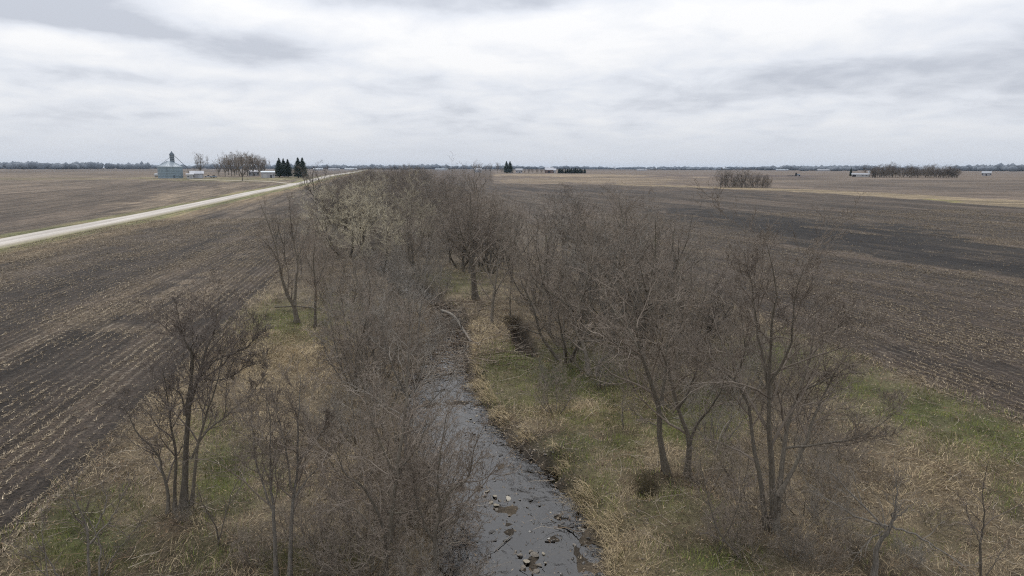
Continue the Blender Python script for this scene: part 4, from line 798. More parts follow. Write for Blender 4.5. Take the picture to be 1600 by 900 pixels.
# corn stubble: cut stalks in rows, broken stalks and husks between
def stubble(name, lab, origin_b, axis, n_res, amax, bl, bh, seed):
    r = np.random.default_rng(seed); ca, sa = math.cos(axis), math.sin(axis)      # row coordinate system: along v, across u
    def uv(X, Y): return X*sa+Y*ca, X*ca-Y*sa
    Vs = []; Qs = []; Cs = []; o = 0
    n = n_res*9; a = 14*np.exp(r.random(n)*math.log(amax/14)); b = r.uniform(bl, bh, n); X, Y = to_xy(a, b); D = np.hypot(X, Y)
    v, u = uv(X, Y); row = r.random(n) < .74; u = np.where(row, np.round(u/.76)*.76+r.normal(0, .05, n), u); X = v*sa+u*ca; Y = v*ca-u*sa
    k = in_view(X, Y, np.zeros(n), 1.1) & (fbm(X/5, Y/5, seed) > r.uniform(.25, .66, n)); k &= r.random(n) < sst(.024, .06, tint_lum(X, Y))*.9+.1; _, b2 = to_ab(X, Y); jb = (fbm(X/2, Y/2, seed+3)-.5)*1.6; k &= ((b2 < EDGE_L+.4+jb) if bh < 0 else (b2 > EDGE_R-.4+jb))
    X, Y, D, row = X[k][:n_res], Y[k][:n_res], D[k][:n_res], row[k][:n_res]; n = len(X); s = np.maximum(1, (D/40))**.5
    az = np.where(r.random(n) < .6, math.pi/2-axis+r.normal(0, .35, n), r.uniform(0, 6.28, n)); up = row & (r.random(n) < .35)
    ln = np.where(up, r.uniform(.12, .28, n), np.where(row, r.uniform(.14, .45, n), r.uniform(.08, .34, n)))*s**.8; rise = np.where(up, r.uniform(.5, 1.2, n), r.normal(.08, .12, n)); z = height(X, Y)
    P = np.empty((n, 2, 3)); bd = r.normal(0, .2, n)
    for q in range(2):
        t = q; P[:, q] = np.stack([X+np.cos(az+bd*t)*np.cos(rise)*ln*t, Y+np.sin(az+bd*t)*np.cos(rise)*ln*t, z+.015+np.sin(rise)*ln*t], -1)
    Rr = np.where(up, r.uniform(.012, .02, n), r.uniform(.010, .026, n))*s**.7; tn = unit(P[:, 1]-P[:, 0]); U = unit(np.cross(tn, [0, 0, 1.]+.01*r.normal(size=(n, 3)))); Wn = np.cross(tn, U); Vv = np.empty((n, 4, 3)); Vv[:, 3] = P[:, 1]+Wn*Rr[:, None]*.3
    for q in range(3): Vv[:, q] = P[:, 0]+Rr[:, None]*1.25*(math.cos(q*2.094)*U+math.sin(q*2.094)*Wn)
    i4 = np.arange(n*4).reshape(n, 4); Qq = np.concatenate([i4[:, [0, 1, 3]], i4[:, [1, 2, 3]], i4[:, [2, 0, 3]]]); Vv = Vv.reshape(-1, 3)
    pal = A_([(.36, .315, .25), (.25, .215, .17), (.48, .43, .35), (.15, .125, .10), (.28, .235, .175)])[r.choice(5, n, p=[.28, .3, .1, .2, .12])]*r.uniform(.55, 1.1, (n, 1))*(1-.2*sst(45, 110, D))[:, None]
    stuff(name, lab, 'crop stubble', Vv, Qq, np.repeat(pal, 4, 0), 'tint')
stubble('corn_stubble', 'pale cut corn stalks in rows on the left field', EDGE_L, TH, 62000, 200, -72, -13.9, 3)
stubble('corn_stubble', 'pale cut corn stalks in the edge rows of the right field', EDGE_R, TH, 26000, 170, 33.9, 52, 4)
stubble('corn_stubble', 'pale cut corn stalks and husks on the dark inner part of the right field', EDGE_R, R(-20), 34000, 200, 52, 190, 6)

# ------------------------------------------------------------------ stones, gravel, logs
def stone_mesh(r, sub=2):
    import bmesh
    bm = bmesh.new(); bmesh.ops.create_icosphere(bm, subdivisions=sub, radius=1)
    ax = unit(r.normal(size=(7, 3))); cut = r.uniform(.38, .72, 7)
    for v in bm.verts:
        c = np.array(v.co)
        for q, t in zip(ax, cut):
            d = c@q
            if d > t: c = c-q*(d-t)
        v.co = c*[1, .78, .5]
    me = bpy.data.meshes.new('stone'); bm.to_mesh(me); bm.free(); return me
r4 = np.random.default_rng(9); SM = [stone_mesh(r4) for _ in range(7)]
for m in SM: m.materials.append(M['rock'])
def stone(px, py, s, label, group, m='rock', lift=0.0):
    x, y = gp(px, py, WATER); me = SM[r4.integers(7)]
    s *= 1.25; o = link('stone', me, None, (x, y, max(WATER, float(height(x, y)))+s*.02+lift*.4)); s = s*.8; o.scale = (s, s*r4.uniform(.7, 1.1), s*r4.uniform(.35, .6)); o.rotation_euler = (r4.normal(0, .2), r4.normal(0, .2), r4.uniform(0, 6.28))
    o.material_slots[0].link = 'OBJECT'; o.material_slots[0].material = M[m]
    return tag(o, label, 'stone', group)
stone(794, 780, .20, 'palest rounded stone standing alone in the water', 'stones in the creek', 'rock_white', .05)
for (px, py, s) in [(762, 768, .17), (772, 776, .22), (781, 783, .16), (768, 786, .15), (776, 790, .24), (752, 760, .14), (757, 775, .15), (775, 797, .13), (745, 766, .12)]: stone(px, py, s, 'brown stone in the small riffle pile beside the pale stone', 'stones of the riffle pile', 'rock' if r4.random() < .6 else 'rock_pale', .04)
for (px, py, s) in [(812, 868, .2), (822, 878, .24), (836, 870, .22), (842, 884, .18), (830, 862, .15), (850, 866, .14), (817, 888, .2), (838, 893, .16), (806, 862, .13), (852, 880, .12)]: stone(px, py, s, 'tan stone in the shallow bar at the bottom of the creek', 'stones of the bottom bar', 'rock_pale' if r4.random() < .4 else 'rock', .05)
for i in range(46):
    t = i/46; py = 655+t*75; px = np.interp(py, [655, 690, 740], [752, 792, 852])+r4.uniform(-9, 34)*(.5+t*.5); stone(px, py, r4.uniform(.06, .15), 'small dark stone on the gravel shore of the right bank', 'dark stones on the gravel shore', 'rock_dark' if r4.random() < .65 else 'rock')
for (px, py, s) in [(843, 790, .13), (770, 712, .16), (742, 678, .14), (728, 676, .12), (756, 695, .12), (782, 711, .18), (893, 822, .15), (905, 828, .14), (912, 832, .16), (920, 846, .12), (880, 818, .12), (868, 806, .14), (740, 836, .15), (770, 832, .18), (765, 870, .14), (790, 845, .12)]: stone(px, py, s, 'dark wet stone breaking the surface of the creek', 'wet stones in the creek', 'rock_dark', .02)
for (px, py, s) in [(905, 826, .14), (911, 829, .13), (735, 655, .12), (745, 650, .1), (741, 661, .1)]: stone(px, py, s, 'whitish stone at the waterline', 'whitish waterline stones', 'rock_pale', .04)
for i in range(110):
    py = 650+250*r4.random(); lx = np.interp(py, [650, 740, 900], [672, 705, 735]); rx = np.interp(py, [650, 690, 740, 820, 900], [752, 792, 850, 905, 940]); stone(lx+(rx-lx)*r4.random(), py, r4.uniform(.05, .13), 'small half-sunk stone in the shallow creek', 'half-sunk stones of the creek', ('rock_dark', 'rock', 'rock_dark')[i % 3])
# gravel: one uncountable sheet of pebbles and debris
n = 9000; Y = 18+100*r4.random(n)**1.6; l, q = creek(Y); X = l+(q-l)*r4.uniform(-.12, 1.42, n); zz = height(X, Y); rif = ((Y > 47)&(Y < 70)); k = (zz > WATER-.06) | rif | (r4.random(n) < .06)
X, Y, zz = X[k], Y[k], zz[k]; n = len(X); s = r4.uniform(.02, .075, n)*np.sqrt(np.maximum(Y, 22)/24)
oct_ = A_([(1, 0, 0), (0, 1, 0), (-1, 0, 0), (0, -1, 0), (.1, .1, .7), (.5, .5, .3)])[:5]; rot = r4.uniform(0, 6.28, n); c, sn = np.cos(rot), np.sin(rot); asp = r4.uniform(.5, 1, n)
ox = oct_[None, :, 0]*s[:, None]; oy = oct_[None, :, 1]*(s*asp)[:, None]
V = np.stack([X[:, None]+ox*c[:, None]-oy*sn[:, None], Y[:, None]+ox*sn[:, None]+oy*c[:, None], np.maximum(zz, WATER-.01)[:, None]+oct_[None, :, 2]*s[:, None]*r4.uniform(.7, 1.3, (n, 5))], -1)
i = np.arange(n*5).reshape(n, 5); Q = np.concatenate([i[:, [0, 1, 4]], i[:, [1, 2, 4]], i[:, [2, 3, 4]], i[:, [3, 0, 4]]])
pal = A_([(.10, .088, .075), (.19, .165, .135), (.055, .05, .045), (.26, .23, .19)])[r4.choice(4, n, p=[.4, .25, .27, .08])]
stuff('creek_gravel', 'pebbles and silt bars along the creek bed', 'gravel', V.reshape(-1, 3), Q, np.repeat(pal, 5, 0), 'litter')
# woody debris jam across the riffle above the pool
n = 1500; Y = r4.uniform(46, 74, n); l, q = creek(Y); X = (l+q)/2+r4.normal(0, .9, n)*(q-l+1.2); az = r4.uniform(0, 6.28, n); ln = r4.uniform(.5, 2.4, n); P = np.empty((n, 5, 3)); z0 = np.maximum(height(X, Y), WATER)+.04; rise = r4.uniform(0, .35, n); bd = r4.normal(0, .4, n)
for k in range(5):
    t = k/4; P[:, k] = np.stack([X+np.cos(az+bd*t)*ln*t, Y+np.sin(az+bd*t)*ln*t, z0+rise*t*ln*.6], -1)
tv, tq = tubes(P, np.linspace(1, .45, 5)[None]*r4.uniform(.010, .032, n)[:, None], 3, r4)
stuff('driftwood', 'jam of grey sticks and flood debris across the riffle', 'driftwood', tv, tq, np.repeat(A_([(.22, .19, .165), (.14, .11, .09), (.30, .27, .24)])[r4.integers(0, 3, n)], 15, 0), 'litter')
def log(name, label, pts, r0, r1, z_lift, bark='bark_grey', group=None, br=3):
    W3 = []
    for (px, py), dz in zip(pts, z_lift):
        g = gp(px, py, -.3); W3.append([g[0], g[1], max(float(height(g[0], g[1])), WATER)+dz])
    W3 = np.array(W3); o = W3[0].copy(); r = np.random.default_rng(int(pts[0][0]))
    root = thing(name, label, 'fallen log' if r0 > .06 else 'fallen branch', o.tolist(), 0, group); P = resample(W3-o, 12)[None]; Rd = np.linspace(r0, r1, 12)[None]
    v, q = tubes(P, Rd, 8, r); i = np.arange(8); caps = [np.array([[0, 1, 2, 3], [0, 3, 4, 7], [4, 5, 6, 7]])]
    link('trunk', mesh('trunk', v, np.concatenate([q]+caps), [M[bark]], True), root)
    P1, R1 = grow(r, P, Rd, br, .35, 1, .8, .3, .3, 4, .1, .15, .6, .008)
    P2, R2 = grow(r, P1, R1, 4, .2, 1, .7, .5, .3, 3, .1, .15, .6, .005)
    link('branches', mesh('branches', *join([tubes(P1, R1, 4, r), tubes(P2, R2, 3, r)]), [M[bark]]), root); return root
log('fallen_log', 'grey fallen log slanting from the far bank down to the creek', [(690, 486), (708, 497), (724, 516), (736, 538)], .16, .09, [.5, .7, .5, .15])
log('fallen_log', 'long dark fallen limb lying behind the forked trunk on the green patch', [(430, 486), (464, 490), (498, 489), (535, 497)], .08, .03, [.15, .5, .12, .35], 'bark_dark')
log('fallen_log', 'dark fallen limb hanging across the trees behind the gully head', [(755, 443), (790, 446), (830, 460), (862, 478)], .085, .045, [2.4, 1.9, 1.2, .6], 'bark_dark')
log('fallen_branch', 'pale dead stick lying in the water near the bottom', [(800, 822), (786, 834), (772, 846)], .025, .012, [.06, .05, .03], 'bark_grey', None, 2)
log('fallen_branch', 'pale broken branch caught beside the curved forking trunk', [(1052, 672), (1062, 676), (1075, 668)], .035, .015, [.5, .55, .6], 'bark_grey', None, 2)
log('fallen_branch', 'sunken branch along the right bank edge near the bottom', [(872, 806), (890, 812), (908, 826)], .035, .02, [.05, .05, .06], 'bark_dark', None, 3)
log('fallen_branch', 'long pale bent branch arching at the left of the largest right-hand tree', [(1118, 722), (1128, 690), (1150, 668), (1180, 655)], .025, .01, [.2, .3, .4, .5], 'bark_grey', None, 3)

# ------------------------------------------------------------------ the farm on the left
def base3(px, py):
    x, y = gp(px, py); return [float(x), float(y), float(height(x, y))-.1]
def face_cam(p): return -math.atan2(p[0], p[1])
p = base3(267, 278.5); gb = thing('grain_bin', 'large round blue-grey steel grain bin with a conical roof and a tower on top', 'grain bin', p, face_cam(p)); Rb = 10.9
for k in range(7):
    b_ = MB(); z0 = .3+k*1.42; b_.lathe([(Rb, z0), (Rb+.07, z0+.3), (Rb, z0+.6), (Rb+.07, z0+.9), (Rb, z0+1.2), (Rb+.10, z0+1.3), (Rb+.10, z0+1.42)], 56, cap=False); b_.obj('wall_ring', M['steel'], gb, None, True)
b_ = MB(); b_.lathe([(Rb+.5, 0), (Rb+.5, .32), (Rb-.3, .32)], 48); b_.obj('foundation', M['grey'], gb)
b_ = MB(); b_.lathe([(Rb+.4, 10.15), (Rb+.4, 10.4), (2.4, 15.0), (2.2, 15.0)], 56, cap=False); b_.obj('roof', M['steel_roof'], gb)
for k in range(28):
    t = k*2*math.pi/28; c, s_ = math.cos(t), math.sin(t); b_ = MB(); b_.bar(((Rb+.35)*c, (Rb+.35)*s_, 10.5), (2.4*c, 2.4*s_, 15.08), .08, 4)
    if k == 0: rib = b_.obj('roof_rib', M['steel'], gb)
    else:
        o = rib.copy(); COL.objects.link(o); o.rotation_euler = (0, 0, t); o.parent = gb
b_ = MB(); b_.lathe([(2.0, 13.6), (2.0, 20.6)], 20, (2.4, 0, 0)); tw_ = b_.obj('tower', M['steel_dark'], gb)
b_ = MB(); [b_.lathe([(2.1, z), (2.12, z+.35)], 20, (2.4, 0, 0)) for z in (15.4, 17.2, 19.0, 20.2)]; b_.obj('tower_band', M['steel_roof'], tw_)
b_ = MB(); b_.lathe([(2.5, 20.6), (2.4, 20.9), (1.2, 22.6), (.5, 23.2), (.3, 23.9)], 20, (2.4, 0, 0)); b_.obj('tower_cap', M['steel_dark'], gb)
b_ = MB(); b_.bar((4.2, 0, 20.2), (15.5, -1, 9.0), .22); b_.bar((15.5, -1, 9.0), (15.5, -1, 0), .22); b_.obj('spout', M['steel_dark'], gb)
b_ = MB(); b_.bar((.6, 0, 18.5), (-9.5, -1, 11.0), .14); b_.obj('brace_cable', M['steel_dark'], gb)
gb.scale = (.775, .775, .83)
b_ = MB(); b_.box((3.0, -Rb-.05, 1.6), (1.3, .25, 2.4)); b_.obj('door', M['steel_dark'], gb)
b_ = MB()
for k in range(20): b_.bar((-3.35, -Rb-.32, .6+k*.5), (-2.85, -Rb-.32, .6+k*.5), .03, 4)
for x in (-3.35, -2.85): b_.bar((x, -Rb-.32, .2), (x, -Rb-.32, 10.3), .04, 4)
b_.obj('ladder', M['steel_dark'], gb)
def tank(name, label, px, py, ln, r_, m):
    p = base3(px, py); t = thing(name, label, 'storage tank', p, face_cam(p)); b_ = MB(); n = 18; prof = [(.05, -ln/2), (r_*.6, -ln/2+.15*r_), (r_, -ln/2+.5*r_), (r_, ln/2-.5*r_), (r_*.6, ln/2-.15*r_), (.05, ln/2)]
    b_.lathe(prof, n); o = b_.obj('vessel', M[m], t, None, True); o.rotation_euler = (0, math.pi/2, 0); o.location = (0, 0, r_+.7)
    for x in (-ln*.3, ln*.3): b_ = MB(); b_.box((x, 0, .45), (.35, r_*1.5, .9)); b_.obj('saddle', M['grey'], t)
    b_ = MB(); b_.lathe([(.35, 2*r_+.6), (.35, 2*r_+1.1)], 10); b_.obj('valve_dome', M[m], t); return t
tank('storage_tank', 'white storage tank partly hidden by the left side of the grain bin', 246.5, 277.5, 5.0, 1.3, 'white')
def shed(name, label, cat, px, py, w, d, h, hr, wall, roof, group=None, doors=(), wins=(), rz=0.0, extra=None):
    p = base3(px, py); t = thing(name, label, cat, p, face_cam(p)+rz, group)
    b_ = MB(); a, c = w/2, d/2; V = [(-a, -c, 0), (a, -c, 0), (a, c, 0), (-a, c, 0), (-a, -c, h), (a, -c, h), (a, c, h), (-a, c, h), (-a, 0, hr-.02), (a, 0, hr-.02)]
    b_.add(V, [(0, 1, 5, 4), (2, 3, 7, 6), (1, 2, 6, 9, 5), (3, 0, 4, 8, 7)]); b_.obj('wall', M[wall], t)
    b_ = MB(); b_.gable(w, d, h, hr, .4, .18); b_.obj('roof', M[roof], t)
    for (x, dw, dh, m) in doors: b_ = MB(); b_.box((x, -c-.04, dh/2), (dw, .12, dh)); b_.obj('door', M[m], t)
    for (x, z, ww, wh) in wins:
        b_ = MB(); b_.box((x, -c-.05, z), (ww+.25, .10, wh+.25)); f = b_.obj('window', M['white'], t); b_ = MB(); b_.box((x, -c-.09, z), (ww, .08, wh)); b_.obj('pane', M['dark'], f)
    if extra: b_ = MB(); b_.box(*extra); b_.obj('chimney', M['grey'], t)
    return t
shed('farm_shed', 'low grey machine shed just right of the grain bin', 'shed', 308, 278.5, 9.0, 7, 3.4, 5.4, 'grey', 'roof', None, [(2.2, 2.4, 2.4, 'roof')], [(-2.2, 1.8, 1.0, .9)])
shed('farm_shed', 'small white box-shaped shed between grain bin and grey machine shed', 'shed', 297, 279, 4.6, 4, 3.0, 3.6, 'white', 'roof', None, [(0.6, 1.1, 2.1, 'grey')], [(-1.2, 1.6, .8, .8)])
shed('farm_shed', 'grey flat-roofed farm building with white end beside the spruces', 'shed', 419, 277.5, 10, 7, 4.2, 5.2, 'grey', 'steel_roof', None, [(-2.5, 3.0, 3.0, 'white'), (2.2, 1.2, 2.2, 'dark')], [(4, 2.2, .9, .9)])
shed('farm_house', 'white farmhouse glimpsed between the cottonwood trunks', 'house', 397, 274.5, 9, 7, 3.4, 5.0, 'pale', 'grey', None, [(0, 1.1, 2.1, 'dark')], [(-3.5, 1.8, 1.2, 1.3), (3.2, 1.8, 1.2, 1.3), (-3.5, 3.7, 1, 1)], 0, ((2.5, 1, 7.2), (.8, .8, 1.6)))
def truck(name, label, px, py, body, group=None, rz=0.0):
    p = base3(px, py); t = thing(name, label, 'truck', p, face_cam(p)+rz, group)
    b_ = MB(); b_.add([(-2.7, -.95, .6), (2.7, -.95, .6), (2.7, .95, .6), (-2.7, .95, .6), (-2.7, -.95, 1.15), (2.65, -.9, 1.1), (2.65, .9, 1.1), (-2.7, .95, 1.15)], [(0, 1, 5, 4), (1, 2, 6, 5), (2, 3, 7, 6), (3, 0, 4, 7), (4, 5, 6, 7), (3, 2, 1, 0)]); b_.obj('body', M[body], t)
    b_ = MB(); b_.add([(-.5, -.85, 1.15), (1.4, -.85, 1.13), (1.4, .85, 1.13), (-.5, .85, 1.15), (-.35, -.72, 1.9), (.75, -.72, 1.9), (.75, .72, 1.9), (-.35, .72, 1.9)], [(0, 1, 5, 4), (1, 2, 6, 5), (2, 3, 7, 6), (3, 0, 4, 7), (4, 5, 6, 7)]); b_.obj('cab', M['dark'], t)
    for x in (-1.7, 1.75):
        for y in (-.9, .9):
            b_ = MB(); b_.lathe([(.42, -.13), (.42, .13)], 14); o = b_.obj('wheel', M['tyre'], t); o.rotation_euler = (math.pi/2, 0, 0); o.location = (x, y, .42)
    return t
truck('pickup_truck', 'light grey pickup truck parked in the yard right of the machine shed', 325, 277, 'steel_roof')
truck('pickup_truck', 'dark blue-grey pickup truck parked at the right of the light grey one', 334, 277.5, 'blue', None, .9)
at_px('fan_b', 313, 278, 18.5, 'round-crowned bare yard tree standing alone right of the grain bin', 'bare farmyard trees', wide=.95)
GC = 'tall cottonwoods of the farm grove'
for i, (px, py, h, key, lab) in enumerate([(352, 275.5, 23, 'fan', 'leftmost cottonwood of the farm grove, fanning out to the left'), (362, 275, 23, 'fan_b', 'second cottonwood from the left in the farm grove'), (367, 275, 20, 'fan', 'slim cottonwood third from the left in the farm grove'), (374, 275.5, 25, 'fan_b', 'tallest cottonwood at the middle of the farm grove'), (379, 283, 22, 'fan', 'cottonwood standing forward of the grove by the drive'), (387, 275, 24, 'fan', 'cottonwood in the right half of the farm grove'), (396, 275, 23, 'fan_b', 'cottonwood in the right half of the farm grove'), (405, 275, 21, 'fan', 'cottonwood in the right half of the farm grove'), (413, 275, 19, 'fan_b', 'rightmost cottonwood of the farm grove, rounding down over the grey shed'), (342, 274.5, 17, 'fan', 'low cottonwood behind the left edge of the farm grove'), (392, 272.5, 25, 'fan_b', 'cottonwood in the right half of the farm grove'), (383, 273, 25, 'fan', 'cottonwood in the right half of the farm grove'), (400, 273, 23, 'fan', 'cottonwood in the right half of the farm grove'), (409, 273.5, 20.5, 'fan', 'cottonwood in the right half of the farm grove'), (370, 273, 24, 'fan_b', 'cottonwood in the left half of the farm grove'), (357, 273.5, 21, 'fan', 'cottonwood in the left half of the farm grove')]):
    at_px(key, px, py, h*.83, lab, GC, wide=rng.uniform(.85, 1.05))
# spruces: trunk and tiers of drooping boughs
def spruce(r):
    root = thing('spruce_tree', '', 'tree', (0, 0, 0)); v, q = tubes(np.array([[[0, 0, -.2], [0, 0, 5], [0, 0, 11], [0, 0, 16]]], float), np.array([[.32, .26, .15, .03]]), 8, r); link('trunk', mesh('trunk', v, q, [M['bark_dark']], True), root)
    n = 640; z = 1.2+14.6*r.random(n)**1.15; z[:20] = np.linspace(14.5, 16.2, 20); az = r.uniform(0, 6.28, n); z = np.maximum(z, 1.7); ln = np.maximum(.4, np.minimum((16.6-z)*.32+.15, 3.3-.08*z)*r.uniform(.5, 1.18, n)); P = np.empty((n, 4, 3))
    for k in range(4):
        t = k/3; P[:, k] = np.stack([np.cos(az)*ln*t, np.sin(az)*ln*t, z-ln*.32*t+ln*.22*t*t], -1)
    P1, R1 = P, np.linspace(.05, .02, 4)[None]*np.ones((n, 1)); P2, R2 = grow(r, P1, R1, 11, .12, 1, .75, .34, .25, 2, -.15, .1, 1, .05); R2 = np.maximum(R2, .055)*np.array([[1., 1.1, .5]])
    j = join([tubes(P1, R1*1.6, 4, r), tubes(P2, R2, 4, r)]); link('crown', mesh('crown', *j, [M['needle']]), root); return root
PROTO['spruce'] = [spruce(np.random.default_rng(77)), False, 16.2]
GSp = 'dark spruces beside the farm'
for (px, py, h, w, lab) in [(437, 277, 17.5, 1.0, 'leftmost dark spruce of the left-hand three'), (444, 276.5, 17, .9, 'middle dark spruce of the left-hand three'), (450.5, 277, 16.5, .95, 'right dark spruce of the left-hand three'), (466.5, 277.5, 18, 1.0, 'left dark spruce of the right-hand pair'), (473.5, 277.5, 18, .95, 'right dark spruce of the right-hand pair')]: at_px('spruce', px, py, h*.9, lab, GSp, wide=w*1.3)
# ------------------------------------------------------------------ the farmstead in the centre distance
GF = 'distant farm buildings'
shed('farm_house', 'white-roofed house at the left end of the centre farmstead', 'house', 747, 269.5, 11, 8, 4.4, 7, 'grey', 'pale', GF, [(0, 1.2, 2.2, 'dark')], [(-4, 2.2, 1.4, 1.4), (4, 2.2, 1.4, 1.4)])
shed('farm_house', 'white house with a pale roof right of the paired spruces at the centre farmstead', 'house', 811, 270, 10, 8, 4.0, 6.6, 'grey', 'pale', GF, [(1, 1.2, 2.2, 'dark')], [(-3.5, 2.2, 1.4, 1.4), (4, 2.2, 1.4, 1.4)])
shed('barn', 'dull red barn at the middle of the centre farmstead', 'barn', 858, 270.5, 12, 9, 4.5, 8, 'red', 'roof', GF, [(0, 3.4, 3.4, 'dark')], [(4, 3, 1, 1)])
shed('barn', 'grey barn left of the dark windbreak at the centre farmstead', 'barn', 864, 270, 9, 8, 4, 6.6, 'grey', 'roof', GF, [(0, 3, 3, 'dark')], [])
GT2 = 'bare trees around the centre farmstead'
for (px, py, h, key, lab) in [(741, 270, 15, 'fan', 'leftmost bare tree of the centre farmstead'), (750, 269.5, 15, 'fan_b', 'bare tree directly behind the white-roofed house of the centre farmstead'), (759, 270, 12, 'fan_b', 'low bare tree between white-roofed house and spruces of the centre farmstead'), (766, 270, 14, 'fan', 'bare tree left of the paired spruces at the centre farmstead'), (777, 270, 15.5, 'fan_b', 'tallest bare tree of the centre farmstead, left of the paired spruces'), (784, 270, 9, 'fan', 'small bare tree touching the paired spruces at the centre farmstead')]: at_px(key, px, py, h, lab, GT2, wide=rng.uniform(.8, 1.0))
for (px, py, h, lab) in [(791.5, 270.7, 17, 'left spruce of the pair at the centre farmstead'), (797, 270.7, 17, 'right spruce of the pair at the centre farmstead')]: at_px('spruce', px, py, h, lab, 'paired spruces at the centre farmstead', wide=1.35)
for i, px in enumerate([820, 826, 832, 839, 846, 852]): at_px('fan_c', px, 270.8, rng.uniform(5.5, 8), 'rounded bare bush in the row at the centre farmstead', 'bushes of the centre farmstead', wide=1.0)
for i, px in enumerate(np.linspace(873, 913, 13)): at_px('spruce', px+rng.uniform(-1, 1), 271.2, rng.uniform(6.2, 8.2), 'dark evergreen in the clipped-looking windbreak of the centre farmstead', 'evergreens of the windbreak', wide=1.5)
# ------------------------------------------------------------------ right-hand clump, wood and farm
for i, (px, h, key, lab) in enumerate([(1126, 9.5, 'fan_c', 'leftmost bare tree of the lone clump in the right fields'), (1133, 10.5, 'fan_c', 'tall forked bare tree at the left of the lone clump in the right fields'), (1147, 8, 'fan_c', 'bare tree in the middle of the lone clump in the right fields'), (1159, 10.5, 'fan_c', 'tallest tree at the middle of the lone clump in the right fields'), (1167, 9.5, 'tall_b', 'bare tree in the middle of the lone clump in the right fields'), (1175, 8, 'fan_c', 'bare tree in the middle of the lone clump in the right fields'), (1183, 7.5, 'tall_d', 'bare tree in the right part of the lone clump in the right fields'), (1191, 7, 'fan_c', 'bare tree in the right part of the lone clump in the right fields'), (1199, 6.5, 'tall_d', 'rightmost bushy tree of the lone clump in the right fields'), (1141, 7, 'shrub_b', 'bush in the left part of the lone clump in the right fields'), (1154, 6, 'shrub_b', 'bush under the tallest tree of the lone clump in the right fields'), (1195, 5.5, 'shrub_a', 'bush at the right end of the lone clump in the right fields')]):
    at_px(key, px, 293, h*1.12, lab, 'lone clump of bare trees in the right fields', wide=1.25)
for i, px in enumerate(np.linspace(1122, 1201, 15)): at_px(('shrub_a', 'tall_b', 'shrub_b')[i % 3], px, 292.3, (2.6, rng.uniform(4.0, 7.5), 3.0)[i % 3]*(1.0 if px > 1135 else .7), 'lesser bush or stem filling the lone clump in the right fields', 'undergrowth of the lone clump', wide=1.4)
r5 = np.random.default_rng(31)
for i in range(84):
    px = 1362+i*1.62; at_px(('fan_c', 'tall_d')[i % 2], px+r5.uniform(-1, 1), 278-r5.random()**2*3, r5.uniform(5.5, 11.0)*(1+.14*math.sin(i*.37)+.08*math.sin(i*1.3)), 'bare tree of the dense square wood in the right distance', 'trees of the square wood', wide=r5.uniform(1.3, 1.7))
at_px('fan_c', 1352, 275.5, 12, 'lone bare tree standing at the left corner of the square wood', 'outlying trees by the square wood', wide=.7)
at_px('spruce', 1329, 275.5, 9, 'small dark evergreen left of the long white building', 'outlying trees by the square wood', wide=.7)
shed('farm_shed', 'long white building at the left corner of the square wood', 'shed', 1344, 276, 14, 7, 2.0, 3.2, 'white', 'pale', None, [(-5, 3, 2.2, 'dark')], [(2, 1.6, 1, .8), (5, 1.6, 1, .8)])
p = base3(1357.5, 276); t_ = thing('silo', 'white silo against the left edge of the square wood', 'silo', p); b_ = MB(); b_.lathe([(1.2, 0), (1.2, 4.6)], 18); b_.obj('wall', M['white'], t_, None, True); b_ = MB(); b_.lathe([(1.28, 4.6), (.9, 5.2), (.2, 5.5)], 18); b_.obj('roof', M['steel_roof'], t_)
shed('farm_house', 'white house with a hipped-looking pale roof before the far right treeline', 'house', 1541, 274.8, 8, 7, 2.6, 4.8, 'grey', 'pale', None, [(0, 1.2, 2, 'dark')], [(-3.5, 1.8, 1.2, 1.2), (3.5, 1.8, 1.2, 1.2)])
p = base3(1245, 275.3); t_ = thing('tractor', 'tiny dark tractor with a trailed implement in the right distance', 'tractor', p, face_cam(p))
b_ = MB(); b_.add([(0, -.6, 1), (3, -.5, 1), (3, .5, 1), (0, .6, 1), (0, -.6, 2.2), (3, -.45, 1.9), (3, .45, 1.9), (0, .6, 2.2)], [(0, 1, 5, 4), (1, 2, 6, 5), (2, 3, 7, 6), (3, 0, 4, 7), (4, 5, 6, 7)]); b_.obj('bonnet', M['blue'], t_)
b_ = MB(); b_.add([(-1.6, -.9, 1.4), (.2, -.9, 1.4), (.2, .9, 1.4), (-1.6, .9, 1.4), (-1.4, -.8, 3.4), (0, -.8, 3.4), (0, .8, 3.4), (-1.4, .8, 3.4)], [(0, 1, 5, 4), (1, 2, 6, 5), (2, 3, 7, 6), (3, 0, 4, 7), (4, 5, 6, 7)]); b_.obj('cab', M['dark'], t_)
for x, rr in ((-.9, 1.0), (2.3, .65)):
    for y in (-1.1, 1.1): b_ = MB(); b_.lathe([(rr, -.28), (rr, .28)], 16); o = b_.obj('wheel', M['tyre'], t_); o.rotation_euler = (math.pi/2, 0, 0); o.location = (x, y, rr)
b_ = MB(); b_.box((-5.6, 0, .9), (6, 3.4, .25)); [b_.bar((-8+k*.9, y, .9), (-8+k*.9, y, .1), .12, 5) for k in range(6) for y in (-1.4, 0, 1.4)]; b_.bar((-2.6, 0, .9), (-1.2, 0, .9), .15); b_.obj('implement', M['dark'], t_)
